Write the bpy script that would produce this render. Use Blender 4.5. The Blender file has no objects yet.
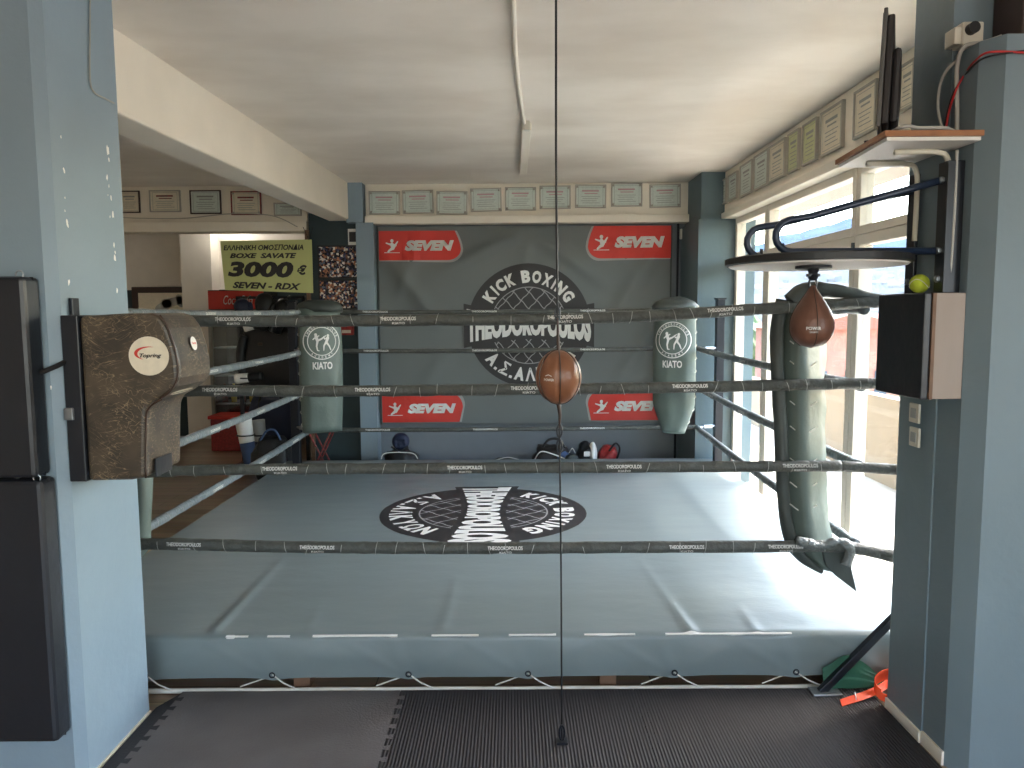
import bpy, bmesh, math, random
from mathutils import Vector, Matrix, noise
random.seed(7)
PI = math.pi
# ------------------------------------------------------------------ camera
FPX = 750.0
PITCH = math.radians(5.3); ROLL = math.radians(.35); CAMZ = 1.6
_R = Vector((1, 0, 0)); _U = Vector((0, math.sin(PITCH), math.cos(PITCH))); _F = Vector((0, math.cos(PITCH), -math.sin(PITCH)))
R2 = _R*math.cos(ROLL)-_U*math.sin(ROLL); U2 = _U*math.cos(ROLL)+_R*math.sin(ROLL)
cd = bpy.data.cameras.new('camera'); cam = bpy.data.objects.new('camera', cd)
bpy.context.scene.collection.objects.link(cam)
cd.sensor_width = 36; cd.sensor_fit = 'HORIZONTAL'; cd.lens = FPX/1024*36; cd.clip_start = .05; cd.clip_end = 20000
m = Matrix((R2, U2, -_F)).transposed().to_4x4(); m.translation = (0, 0, CAMZ); cam.matrix_world = m
bpy.context.scene.camera = cam
def ray(px, py): return _F + R2*((px-512)/FPX) + U2*((384-py)/FPX)
def onp(ax, px, py, v):
    d = ray(px, py); o = Vector((0, 0, CAMZ)); t = (v-o[ax])/d[ax]; return o+d*t
def PX(px, py, v): return onp(0, px, py, v)
def PY(px, py, v): return onp(1, px, py, v)
def PZ(px, py, v): return onp(2, px, py, v)
# ------------------------------------------------------------------ world, sun, lights, exposure
sc = bpy.context.scene
sc.view_settings.view_transform = 'Standard'; sc.view_settings.look = 'None'
sc.view_settings.gamma = 1; sc.view_settings.use_curve_mapping = False
sc.view_settings.exposure = 0.62
w = bpy.data.worlds.new('sky'); sc.world = w; w.use_nodes = True
nt = w.node_tree; nt.nodes.clear()
sky = nt.nodes.new('ShaderNodeTexSky'); sky.sky_type = 'NISHITA'; sky.sun_disc = False
sky.sun_elevation = math.radians(48); sky.sun_rotation = math.radians(60); sky.dust_density = 2.5; sky.air_density = 1.2
bg = nt.nodes.new('ShaderNodeBackground'); bg.inputs[1].default_value = 2.0
ow = nt.nodes.new('ShaderNodeOutputWorld')
nt.links.new(sky.outputs[0], bg.inputs[0]); nt.links.new(bg.outputs[0], ow.inputs[0])
def light(name, kind, loc, direction, energy, color=(1, 1, 1), **kw):
    l = bpy.data.lights.new(name, kind); l.energy = energy; l.color = color
    for k, v in kw.items(): setattr(l, k, v)
    o = bpy.data.objects.new(name, l); sc.collection.objects.link(o)
    o.location = loc; o.rotation_euler = Vector(direction).to_track_quat('-Z', 'Y').to_euler(); return o
light('sun', 'SUN', (20, 20, 30), (-.62, -.40, -.92), 14.0, (1, .93, .84), angle=math.radians(.6))
# added area lamps behind and beside the camera, aimed up to fill the room
light('front_fill', 'AREA', (-.15, -3.8, 1.75), (0, 1, .75), 38, (1, .95, .88), shape='RECTANGLE', size=2.3, size_y=1.8)
light('side_fill', 'AREA', (2.88, -.55, 1.55), (-1, .3, .5), 22, (.93, .96, 1), shape='RECTANGLE', size=1.7, size_y=1.2)
pl = light('window_portal', 'AREA', (2.2, 4.95, 1.3), (-1, 0, 0), 1, shape='RECTANGLE', size=2.5, size_y=4.0)
pl.data.cycles.is_portal = True
# ------------------------------------------------------------------ materials
M = {}
def mat(name, col, rough=.6, metal=0, var=0, vscale=6, bump=0, bscale=40, spec=.5, col2=None, stretch=(1, 1, 1), detail=4, sheen=0):
    m = bpy.data.materials.new(name); m.use_nodes = True; n = m.node_tree.nodes; L = m.node_tree.links
    b = n['Principled BSDF']; b.inputs['Roughness'].default_value = rough; b.inputs['Metallic'].default_value = metal
    b.inputs['Specular IOR Level'].default_value = spec
    c = tuple(col)+(1,); b.inputs['Base Color'].default_value = c
    g = n.new('ShaderNodeNewGeometry'); mp = n.new('ShaderNodeMapping'); mp.inputs['Scale'].default_value = stretch
    L.new(g.outputs['Position'], mp.inputs[0])
    if var or col2:
        t = n.new('ShaderNodeTexNoise'); t.inputs['Scale'].default_value = vscale; t.inputs['Detail'].default_value = detail
        L.new(mp.outputs[0], t.inputs['Vector'])
        r = n.new('ShaderNodeValToRGB'); e = r.color_ramp.elements
        if col2: a, d = c, tuple(col2)+(1,)
        else: a = tuple(max(0, x*(1-var)) for x in col)+(1,); d = tuple(min(1, x*(1+var)) for x in col)+(1,)
        e[0].position = .35; e[1].position = .65; e[0].color = a; e[1].color = d
        L.new(t.outputs[0], r.inputs[0]); L.new(r.outputs[0], b.inputs['Base Color'])
    if bump:
        t2 = n.new('ShaderNodeTexNoise'); t2.inputs['Scale'].default_value = bscale; t2.inputs['Detail'].default_value = 5
        L.new(mp.outputs[0], t2.inputs['Vector'])
        bp = n.new('ShaderNodeBump'); bp.inputs['Strength'].default_value = bump; bp.inputs['Distance'].default_value = .02
        L.new(t2.outputs[0], bp.inputs['Height']); L.new(bp.outputs[0], b.inputs['Normal'])
    M[name] = m; return m
def emis(name, col, s):
    m = bpy.data.materials.new(name); m.use_nodes = True; b = m.node_tree.nodes['Principled BSDF']
    b.inputs['Emission Color'].default_value = tuple(col)+(1,); b.inputs['Emission Strength'].default_value = s; M[name] = m
def lin(r, g, b):
    return tuple(((v/255)/12.92 if v/255 <= .04045 else ((v/255+.055)/1.055)**2.4) for v in (r, g, b))
mat('ceiling', lin(226, 215, 201), .85, col2=lin(243, 234, 222), vscale=1.5, bump=.5, bscale=2.6, stretch=(.8, 1.3, 1))
mat('cream', lin(238, 229, 213), .75, var=.03, vscale=3, bump=.12, bscale=8)
mat('cream_far', lin(232, 224, 212), .8, var=.03)
mat('bluegrey', lin(132, 150, 162), .5, var=.04, vscale=2, bump=.12, bscale=25, spec=.4)
mat('pillar_paint', lin(118, 134, 142), .5, var=.05, vscale=2, bump=.12, bscale=25, spec=.4)
mat('greengrey', lin(92, 110, 116), .55, var=.05, vscale=3, bump=.1, bscale=25)
mat('wall_paint', lin(114, 120, 127), .55, var=.04, vscale=3, bump=.1, bscale=25); mat('darkteal', lin(40, 56, 60), .6, var=.1)
mat('canvas', lin(117, 128, 130), .40, var=.05, vscale=1.6, bump=.10, bscale=9, spec=.5, stretch=(1, 1.6, 1))
mat('banner', lin(104, 110, 110), .5, var=.03, vscale=2, bump=.06, bscale=12)
mat('logo_dark', lin(44, 42, 44), .5, var=.05); mat('logo_white', lin(225, 224, 220), .6); mat('logo_line', lin(150, 150, 150), .6)
mat('red', lin(208, 54, 44), .5, var=.04); mat('edge_grey', lin(165, 165, 162), .5)
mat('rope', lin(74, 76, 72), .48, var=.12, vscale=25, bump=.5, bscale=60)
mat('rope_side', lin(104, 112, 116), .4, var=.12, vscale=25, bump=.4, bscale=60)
mat('pad', lin(92, 104, 98), .42, var=.06, vscale=6, bump=.2, bscale=14)
mat('pad_edge', lin(62, 68, 66), .45, var=.1, vscale=6, bump=.3, bscale=14)
mat('steel_dark', lin(30, 34, 42), .35, .3, spec=.5); mat('steel', lin(150, 155, 160), .3, .8)
mat('navy_tube', lin(34, 46, 66), .3, .2)
mat('black', lin(22, 23, 26), .5, bump=.1, bscale=20); mat('black_vinyl', lin(28, 31, 38), .38, var=.1, vscale=3, bump=.35, bscale=5)
mat('leather', lin(130, 84, 58), .34, var=.14, vscale=12, bump=.15, bscale=60); mat('leather_dark', lin(58, 40, 30), .4, var=.1)
mat('speed_leather', lin(104, 70, 56), .4, var=.12, vscale=20, bump=.12, bscale=60)
mat('white', lin(232, 230, 224), .5); mat('plastic', lin(214, 208, 192), .4); mat('cord_white', lin(200, 198, 190), .6)
mat('paper', lin(205, 214, 204), .4, var=.05, vscale=60); mat('paper_warm', lin(222, 212, 190), .45, var=.04, vscale=40)
mat('paper_green', lin(196, 200, 150), .45, var=.05, vscale=40); mat('frame_grey', lin(176, 170, 158), .5); mat('frame_dark', lin(60, 44, 40), .5)
mat('print_pink', lin(190, 150, 152), .6); mat('print_grey', lin(150, 152, 146), .6); mat('print_red', lin(150, 45, 50), .6, col2=lin(90, 60, 50), vscale=30)
mat('window_frame', lin(224, 214, 198), .45); mat('concrete', lin(200, 196, 188), .9, var=.06)
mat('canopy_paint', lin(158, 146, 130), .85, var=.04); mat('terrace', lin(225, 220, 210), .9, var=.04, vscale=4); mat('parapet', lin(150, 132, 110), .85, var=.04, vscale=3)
mat('wood_edge', lin(150, 98, 60), .5, var=.12, vscale=30); mat('wood_box', lin(152, 138, 128), .5, var=.04, vscale=14, stretch=(1, 1, .2))
mat('wood_brown', lin(112, 84, 64), .6, var=.15, vscale=20); mat('board', lin(196, 202, 138), .4, var=.03)
mat('tv', lin(24, 22, 24), .3); mat('tv_back', lin(38, 34, 34), .55, bump=.05); mat('tv_bezel', lin(90, 88, 86), .35)
mat('orange', lin(238, 78, 32), .5, var=.06); mat('green', lin(24, 84, 62), .6, var=.1); mat('tennis', lin(190, 205, 60), .9, bump=.4, bscale=300)
mat('grey_mat', lin(92, 88, 88), .8, var=.12, vscale=3, bump=.15, bscale=120); mat('black_mat', lin(40, 39, 42), .75, bump=.15, bscale=120)
mat('hill', lin(58, 70, 86), 1, col2=lin(70, 82, 96), vscale=.004, spec=0); mat('land', lin(38, 52, 66), 1, col2=lin(64, 72, 80), vscale=.02, spec=0)  # mountain colour carries the distance haze as painted blue
mat('foliage', lin(46, 66, 34), .8, col2=lin(76, 94, 50), vscale=6); mat('roof', lin(130, 76, 58), .8, var=.1); mat('house', lin(140, 134, 128), .8, var=.04)
mat('brick', lin(140, 92, 76), .85, var=.12, vscale=3); mat('glassdark', lin(60, 70, 80), .15); mat('wire_red', lin(190, 40, 40), .4); mat('wire_grey', lin(178, 176, 170), .5)
mat('shoe_navy', lin(30, 40, 66), .6); mat('denim', lin(70, 92, 130), .7, var=.1); mat('yellow', lin(214, 190, 60), .5); mat('photo_red', lin(150, 40, 40), .4, var=.3, vscale=40)
mat('tape', lin(112, 116, 116), .25, .3, bump=.6, bscale=60)
emis('lamp', (1, .97, .9), 30)
# ribbed rubber
mat('ribbed', lin(44, 42, 44), .7); n = M['ribbed'].node_tree.nodes; L = M['ribbed'].node_tree.links
g = n.new('ShaderNodeNewGeometry'); wv = n.new('ShaderNodeTexWave'); wv.wave_type = 'BANDS'; wv.bands_direction = 'X'; wv.inputs['Scale'].default_value = 25
wv.inputs['Distortion'].default_value = .25
bp = n.new('ShaderNodeBump'); bp.inputs['Strength'].default_value = .5; bp.inputs['Distance'].default_value = .005
L.new(g.outputs['Position'], wv.inputs[0]); L.new(wv.outputs['Fac'], bp.inputs['Height']); L.new(bp.outputs[0], n['Principled BSDF'].inputs['Normal'])
# wooden floor planks running along y
def plank_mat():
    m = mat('planks', lin(168, 144, 120), .3); n = m.node_tree.nodes; L = m.node_tree.links; b = n['Principled BSDF']
    g = n.new('ShaderNodeNewGeometry'); mp = n.new('ShaderNodeMapping'); mp.inputs['Rotation'].default_value = (0, 0, 0)
    br = n.new('ShaderNodeTexBrick'); br.inputs['Scale'].default_value = 1; br.inputs['Brick Width'].default_value = 1.2; br.inputs['Row Height'].default_value = .13
    br.inputs['Mortar Size'].default_value = .0025; br.inputs['Color1'].default_value = lin(176, 156, 134)+(1,); br.inputs['Color2'].default_value = lin(148, 126, 104)+(1,)
    br.inputs['Mortar'].default_value = lin(80, 66, 54)+(1,)
    t = n.new('ShaderNodeTexNoise'); t.inputs['Scale'].default_value = 4; mp2 = n.new('ShaderNodeMapping'); mp2.inputs['Scale'].default_value = (1, 9, 1)
    mx = n.new('ShaderNodeMix'); mx.data_type = 'RGBA'; mx.blend_type = 'MULTIPLY'; mx.inputs[0].default_value = .5
    L.new(g.outputs['Position'], mp.inputs[0]); L.new(mp.outputs[0], br.inputs[0]); L.new(g.outputs['Position'], mp2.inputs[0]); L.new(mp2.outputs[0], t.inputs['Vector'])
    L.new(br.outputs['Color'], mx.inputs[6]); L.new(t.outputs['Color'], mx.inputs[7]); L.new(mx.outputs[2], b.inputs['Base Color'])
plank_mat()
# scratched brown leather of the uppercut pad
def scratch_mat():
    m = mat('scratched', lin(70, 60, 50), .42); n = m.node_tree.nodes; L = m.node_tree.links; b = n['Principled BSDF']
    g = n.new('ShaderNodeNewGeometry'); base = n.new('ShaderNodeTexNoise'); base.inputs['Scale'].default_value = 9
    L.new(g.outputs['Position'], base.inputs['Vector'])
    r = n.new('ShaderNodeValToRGB'); r.color_ramp.elements[0].color = lin(56, 49, 42)+(1,); r.color_ramp.elements[1].color = lin(78, 68, 56)+(1,)
    r.color_ramp.elements[0].position = .4; r.color_ramp.elements[1].position = .62
    L.new(base.outputs[0], r.inputs[0])
    prev = r.outputs[0]
    for k, (sc_, rot) in enumerate([((.11, .03, .012), (0, -.55, 0)), ((.09, .03, .010), (0, .6, 0)), ((.03, .03, .03), (0, 0, 0)), ((.10, .04, .014), (0, -.2, 0))]):
        mp = n.new('ShaderNodeMapping'); mp.vector_type = 'TEXTURE'; mp.inputs['Rotation'].default_value = rot; mp.inputs['Scale'].default_value = sc_
        L.new(g.outputs['Position'], mp.inputs[0])
        v = n.new('ShaderNodeTexNoise'); v.inputs['Scale'].default_value = 1.0; v.inputs['Detail'].default_value = 1.5; L.new(mp.outputs[0], v.inputs['Vector'])
        m1 = n.new('ShaderNodeMath'); m1.operation = 'SUBTRACT'; m1.inputs[1].default_value = .5; L.new(v.outputs[0], m1.inputs[0])
        m2 = n.new('ShaderNodeMath'); m2.operation = 'ABSOLUTE'; L.new(m1.outputs[0], m2.inputs[0])
        c = n.new('ShaderNodeValToRGB'); c.color_ramp.elements[0].position = .0; c.color_ramp.elements[1].position = .016
        c.color_ramp.elements[0].color = (1, 1, 1, 1); c.color_ramp.elements[1].color = (0, 0, 0, 1); L.new(m2.outputs[0], c.inputs[0])
        ms = n.new('ShaderNodeTexNoise'); ms.inputs['Scale'].default_value = 5+2*k; mp3 = n.new('ShaderNodeMapping'); mp3.inputs['Location'].default_value = (k*7, 2, 3)
        L.new(g.outputs['Position'], mp3.inputs[0]); L.new(mp3.outputs[0], ms.inputs['Vector'])
        c2 = n.new('ShaderNodeValToRGB'); c2.color_ramp.elements[0].position = .46; c2.color_ramp.elements[1].position = .62; L.new(ms.outputs[0], c2.inputs[0])
        mu = n.new('ShaderNodeMath'); mu.operation = 'MULTIPLY'; L.new(c.outputs[0], mu.inputs[0]); L.new(c2.outputs[0], mu.inputs[1])
        mu2 = n.new('ShaderNodeMath'); mu2.operation = 'MULTIPLY'; mu2.inputs[1].default_value = .55; L.new(mu.outputs[0], mu2.inputs[0])
        mx = n.new('ShaderNodeMix'); mx.data_type = 'RGBA'; L.new(mu2.outputs[0], mx.inputs[0]); L.new(prev, mx.inputs[6]); mx.inputs[7].default_value = lin(176, 154, 120)+(1,)
        prev = mx.outputs[2]
    L.new(prev, b.inputs['Base Color'])
scratch_mat()
# collage of small photographs
def collage_mat():
    m = mat('collage', (.4, .4, .4), .25); n = m.node_tree.nodes; L = m.node_tree.links; b = n['Principled BSDF']
    g = n.new('ShaderNodeNewGeometry'); v = n.new('ShaderNodeTexVoronoi'); v.distance = 'CHEBYCHEV'; v.inputs['Scale'].default_value = 55
    L.new(g.outputs['Position'], v.inputs['Vector']); sp = n.new('ShaderNodeSeparateColor'); L.new(v.outputs['Color'], sp.inputs[0])
    r = n.new('ShaderNodeValToRGB'); r.color_ramp.interpolation = 'CONSTANT'; e = r.color_ramp.elements
    e[0].color = lin(26, 28, 40)+(1,); e[1].position = .25; e[1].color = lin(120, 84, 70)+(1,)
    for p_, c_ in ((.42, (60, 60, 90)), (.56, (220, 210, 200)), (.7, (40, 34, 38)), (.82, (176, 120, 90)), (.92, (96, 104, 120))):
        x = e.new(p_); x.color = lin(*c_)+(1,)
    L.new(sp.outputs[0], r.inputs[0]); L.new(r.outputs[0], b.inputs['Base Color'])
collage_mat()
# clear window glass, thin
gm = bpy.data.materials.new('glass'); gm.use_nodes = True; n = gm.node_tree.nodes; L = gm.node_tree.links; n.clear()
tr = n.new('ShaderNodeBsdfTransparent'); tr.inputs[0].default_value = (.93, .95, .95, 1); gl = n.new('ShaderNodeBsdfGlossy'); gl.inputs['Roughness'].default_value = .02
mx = n.new('ShaderNodeMixShader'); mx.inputs[0].default_value = .05; o_ = n.new('ShaderNodeOutputMaterial')
L.new(tr.outputs[0], mx.inputs[1]); L.new(gl.outputs[0], mx.inputs[2]); L.new(mx.outputs[0], o_.inputs[0]); M['glass'] = gm
# ------------------------------------------------------------------ builders
C = sc.collection
WM = {}
def thing(name, label, cat, loc=(0, 0, 0), rotz=0, group=None, parent=None):
    o = bpy.data.objects.new(name, None); C.objects.link(o); o.empty_display_size = .1
    o.location = loc; o.rotation_euler = (0, 0, rotz)
    WM[o.name] = Matrix.Translation(loc) @ Matrix.Rotation(rotz, 4, 'Z')
    if label: o['label'] = label
    if cat: o['category'] = cat
    if group: o['group'] = group
    return o
def obj(name, bm, mt, parent=None, smooth=False, bevel=0, seg=2, label=None, kind=None, recalc=True):
    if recalc: bmesh.ops.recalc_face_normals(bm, faces=bm.faces)
    if parent: bm.transform(WM[parent.name].inverted())
    me = bpy.data.meshes.new(name); bm.to_mesh(me); bm.free()
    me.materials.append(M[mt])
    if smooth:
        for p in me.polygons: p.use_smooth = True
    o = bpy.data.objects.new(name, me); C.objects.link(o)
    if parent: o.parent = parent; WM[o.name] = WM[parent.name]
    else: WM[o.name] = Matrix.Identity(4)
    if bevel:
        b = o.modifiers.new('b', 'BEVEL'); b.width = bevel; b.segments = seg; b.limit_method = 'ANGLE'
        if not smooth:
            for p in me.polygons: p.use_smooth = False
    if label: o['label'] = label
    if kind: o['kind'] = kind
    return o
def tag(o, label, cat, group=None, kind=None):
    o['label'] = label; o['category'] = cat
    if group: o['group'] = group
    if kind: o['kind'] = kind
    return o
def struct(name, bm, mt, label, cat='room', **k):
    o = obj(name, bm, mt, **k); o['kind'] = 'structure'; o['label'] = label; o['category'] = cat; return o
def B(): return bmesh.new()
def box(bm, a, b):
    x0, y0, z0 = a; x1, y1, z1 = b
    v = [bm.verts.new(p) for p in [(x0, y0, z0), (x1, y0, z0), (x1, y1, z0), (x0, y1, z0), (x0, y0, z1), (x1, y0, z1), (x1, y1, z1), (x0, y1, z1)]]
    for f in [(0, 3, 2, 1), (4, 5, 6, 7), (0, 1, 5, 4), (1, 2, 6, 5), (2, 3, 7, 6), (3, 0, 4, 7)]: bm.faces.new([v[i] for i in f])
    return bm
def bx(a, b): return box(B(), a, b)
def hexa(bm, p):   # 8 points: bottom ring 0-3, top ring 4-7
    v = [bm.verts.new(q) for q in p]
    for f in [(0, 3, 2, 1), (4, 5, 6, 7), (0, 1, 5, 4), (1, 2, 6, 5), (2, 3, 7, 6), (3, 0, 4, 7)]: bm.faces.new([v[i] for i in f])
    return bm
def prism(bm, poly, off):
    off = Vector(off); a = [bm.verts.new(Vector(p)) for p in poly]; b = [bm.verts.new(Vector(p)+off) for p in poly]; n = len(poly)
    bm.faces.new(a); bm.faces.new(b[::-1])
    for i in range(n): bm.faces.new([a[i], b[i], b[(i+1) % n], a[(i+1) % n]])
    return bm
def tube(bm, pts, r, n=10, cap=True, closed=False):
    pts = [Vector(p) for p in pts]; rings = []; up = None; N = len(pts)
    for i, p in enumerate(pts):
        if closed: t = pts[(i+1) % N]-pts[i-1]
        else: t = pts[min(i+1, N-1)]-pts[max(i-1, 0)]
        t.normalize()
        if up is None: up = Vector((0, 0, 1)) if abs(t.z) < .9 else Vector((0, 1, 0))
        s = t.cross(up).normalized(); up = s.cross(t).normalized()
        rr = r[i] if isinstance(r, (list, tuple)) else r
        rings.append([bm.verts.new(p+(s*math.cos(2*PI*k/n)+up*math.sin(2*PI*k/n))*rr) for k in range(n)])
    for i in range(N-(0 if closed else 1)):
        a, b = rings[i], rings[(i+1) % N]
        for k in range(n): bm.faces.new([a[k], a[(k+1) % n], b[(k+1) % n], b[k]])
    if cap and not closed: bm.faces.new(rings[0]); bm.faces.new(rings[-1][::-1])
    return bm
def smooth_path(pts, sub=8):
    pts = [Vector(p) for p in pts]; out = []
    for i in range(len(pts)-1):
        p0 = pts[max(i-1, 0)]; p1 = pts[i]; p2 = pts[i+1]; p3 = pts[min(i+2, len(pts)-1)]
        for k in range(sub):
            t = k/sub
            out.append(.5*((2*p1)+(p2-p0)*t+(2*p0-5*p1+4*p2-p3)*t*t+(3*p1-p0-3*p2+p3)*t*t*t))
    out.append(pts[-1]); return out
def lathe(bm, prof, c=(0, 0, 0), n=28, sx=1, sy=1):
    c = Vector(c); rings = []
    for r, z in prof:
        if r < 1e-5: rings.append([bm.verts.new(c+Vector((0, 0, z)))])
        else: rings.append([bm.verts.new(c+Vector((r*sx*math.cos(2*PI*k/n), r*sy*math.sin(2*PI*k/n), z))) for k in range(n)])
    for a, b in zip(rings, rings[1:]):
        for k in range(n):
            k2 = (k+1) % n
            if len(a) == 1 and len(b) == 1: continue
            if len(a) == 1: bm.faces.new([a[0], b[k], b[k2]])
            elif len(b) == 1: bm.faces.new([a[k], a[k2], b[0]])
            else: bm.faces.new([a[k], a[k2], b[k2], b[k]])
    if len(rings[0]) > 1: bm.faces.new(rings[0])
    if len(rings[-1]) > 1: bm.faces.new(rings[-1])
    return bm
def cyl(bm, a, b, r, n=16): return tube(bm, [a, b], r, n)
def grid(bm, nu, nv, fn):
    V = [[bm.verts.new(fn(i/nu, j/nv)) for j in range(nv+1)] for i in range(nu+1)]
    for i in range(nu):
        for j in range(nv): bm.faces.new([V[i][j], V[i+1][j], V[i+1][j+1], V[i][j+1]])
    return bm
def text_bm(s, wd, ht, shear=0, bold=0, cx=0, cy=0, step=None):
    """lettering as a flat mesh, scaled into wd x ht around (cx, cy)"""
    cu = bpy.data.curves.new('t', 'FONT'); cu.body = s; cu.shear = shear; cu.offset = bold; cu.resolution_u = 3
    o = bpy.data.objects.new('t', cu); C.objects.link(o)
    dg = bpy.context.evaluated_depsgraph_get(); dg.update()
    me = bpy.data.meshes.new_from_object(o.evaluated_get(dg)); bm = B(); bm.from_mesh(me)
    bpy.data.objects.remove(o); bpy.data.curves.remove(cu); bpy.data.meshes.remove(me)
    xs = [v.co.x for v in bm.verts]; ys = [v.co.y for v in bm.verts]
    x0, x1, y0, y1 = min(xs), max(xs), min(ys), max(ys)
    for v in bm.verts:
        v.co.x = (v.co.x-(x0+x1)/2)/(x1-x0)*wd+cx; v.co.y = (v.co.y-(y0+y1)/2)/(y1-y0)*ht+cy; v.co.z = 0
    if step: cutgrid(bm, step)
    return bm
def cutgrid(bm, step):
    for ax in (0, 1):
        lo = min(v.co[ax] for v in bm.verts); hi = max(v.co[ax] for v in bm.verts); k = math.ceil(lo/step)*step
        while k < hi:
            no = (1, 0, 0) if ax == 0 else (0, 1, 0); co = (k, 0, 0) if ax == 0 else (0, k, 0)
            bmesh.ops.bisect_plane(bm, geom=bm.verts[:]+bm.edges[:]+bm.faces[:], plane_co=co, plane_no=no); k += step
def remap(bm, fn):
    for v in bm.verts: v.co = fn(v.co.x, v.co.y)
    return bm
def disc(r, n=48, rings=10, r0=0):
    bm = B(); R = [r0+(r-r0)*i/rings for i in range(rings+1)]; prev = None
    for q in R:
        ring = [bm.verts.new((q*math.cos(2*PI*k/n), q*math.sin(2*PI*k/n), 0)) for k in range(n)] if q > 1e-6 else [bm.verts.new((0, 0, 0))]
        if prev:
            for k in range(n):
                k2 = (k+1) % n
                bm.faces.new([prev[0], ring[k], ring[k2]] if len(prev) == 1 else [prev[k], ring[k], ring[k2], prev[k2]])
        prev = ring
    return bm
def polyflat(bm, pts):
    bm.faces.new([bm.verts.new((x, y, 0)) for x, y in pts]); return bm
def limbs(bm, segs):   # flat capsules in 2D: (x0,y0,x1,y1,w0,w1)
    for x0, y0, x1, y1, w0, w1 in segs:
        a = math.atan2(y1-y0, x1-x0); P = []
        for k in range(7): t = a+PI/2+PI*k/6; P.append((x0+w0*math.cos(t), y0+w0*math.sin(t)))
        for k in range(7): t = a-PI/2+PI*k/6; P.append((x1+w1*math.cos(t), y1+w1*math.sin(t)))
        polyflat(bm, P)
    return bm
def merge(a, b):
    me = bpy.data.meshes.new('x'); b.to_mesh(me); b.free(); a.from_mesh(me); bpy.data.meshes.remove(me); return a
def dup(root, loc=None, rotz=None, label=None):
    r = root.copy(); C.objects.link(r)
    if loc is not None: r.location = loc
    if rotz is not None: r.rotation_euler = (0, 0, rotz)
    if label: r['label'] = label
    for ch in list(root.children):
        c = ch.copy(); C.objects.link(c); c.parent = r
        for g in list(ch.children):
            d = g.copy(); C.objects.link(d); d.parent = c
    return r
# ------------------------------------------------------------------ the room
H = 2.88
struct('floor', bx((-5.7, -4, -.12), (2.15, 10.2, 0)), 'planks', 'light wooden plank floor', 'floor')
struct('floor', bx((2.15, -4, -.12), (3.1, 2.9, 0)), 'planks', 'wooden floor beside the right pillar', 'floor')
def ceil_fn(u, v):
    x = -5.7+u*8.8; y = -4+v*14.2
    return (x, y, H-.006*noise.noise(Vector((x*1.5, y*1.5, 0))))
struct('ceiling', grid(B(), 68, 100, ceil_fn), 'ceiling', 'white plastered ceiling with trowel marks', 'ceiling', smooth=True)
struct('ceiling', bx((-5.7, -4, H+.02), (3.1, 10.2, H+.2)), 'concrete', 'concrete slab over the room', 'ceiling')
struct('wall_back', bx((-2.02, 7.6, 0), (2.2, 7.8, H)), 'wall_paint', 'blue grey painted back wall behind the ring', 'wall')
lin_bm = bx((-5.7, 7.56, 2.44), (-2.02, 7.8, H)); struct('wall_back', lin_bm, 'cream', 'cream lintel with certificates over the rear room', 'wall')
struct('wall_rear', bx((-5.7, 10.0, 1.95), (-1.5, 10.2, H)), 'cream_far', 'cream wall of the rear room', 'wall')
struct('wall_rear', bx((-5.7, 9.98, 0), (-1.5, 10.2, 1.95)), 'darkteal', 'dark lower wall of the rear room', 'wall')
struct('wall_left', bx((-5.8, -4, 0), (-5.6, 10.2, H)), 'cream_far', 'cream left wall', 'wall')
struct('wall_left', bx((-2.02, 7.8, 0), (-1.9, 10.2, H)), 'cream_far', 'cream side wall of the rear room', 'wall')
struct('wall_rear', bx((-4.25, 9.75, 0), (-3.86, 10.0, H)), 'cream_far', 'cream pilaster in the rear room', 'wall')
# unseen front wall behind the camera, its opening sized for the light
fw = bx((-5.7, -4.2, 0), (3.1, -4, .8)); box(fw, (-5.7, -4.2, 2.65), (3.1, -4, H)); box(fw, (-5.7, -4.2, .8), (-1.3, -4, 2.65)); box(fw, (1.1, -4.2, .8), (3.1, -4, 2.65))
struct('wall_front', fw, 'cream_far', 'cream front wall with opening sized for the light inside', 'wall')
rw = bx((3.0, -4, 0), (3.1, 2.46, .7)); box(rw, (3.0, -4, 2.45), (3.1, 2.46, H)); box(rw, (3.0, -4, .7), (3.1, -1.2, 2.45)); box(rw, (3.0, .1, .7), (3.1, 2.46, 2.45))  # unseen right wall; opening added and sized to let light in
struct('wall_right', rw, 'cream_far', 'cream right wall with added opening for light beside the camera', 'wall')
# cream ledge strip over the banner, and its lip
sb = bx((-1.43, 7.50, 2.56), (1.80, 7.6, H)); box(sb, (-1.43, 7.44, 2.49), (1.80, 7.6, 2.565))
struct('trim_1', sb, 'cream', 'cream boxed strip above the banner', 'trim', bevel=.006)
lip = bx((-4.6, 7.50, 2.43), (-2.02, 7.56, 2.53)); struct('trim_2', lip, 'cream', 'cream lip under the certificates of the left bay', 'trim', bevel=.006)
# conduit cable along the left lip
struct('trim_3', tube(B(), smooth_path([(-4.3, 7.49, 2.60), (-3.7, 7.485, 2.565), (-3.2, 7.485, 2.56), (-2.75, 7.485, 2.60), (-2.35, 7.485, 2.58), (-2.1, 7.485, 2.47)], 8), .005, 6), 'frame_grey', 'thin cable run along the lintel', 'cable')
# ceiling beam
bA = PX(113, 28, -1.79); zb0 = PX(113, 121, -1.79).z; zb1 = 2.53
bb = hexa(B(), [(-1.84, 2.0, zb1-.02), (-1.57, 7.6, zb1), (-1.80, 7.6, zb1), (-2.08, 2.0, zb1-.02), (-1.84, 2.0, H+.03), (-1.57, 7.6, H+.03), (-1.80, 7.6, H+.03), (-2.08, 2.0, H+.03)])
struct('ceiling_beam', bb, 'cream', 'deep cream ceiling beam running from the left pillar to the back wall', 'beam', bevel=.012)
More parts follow.
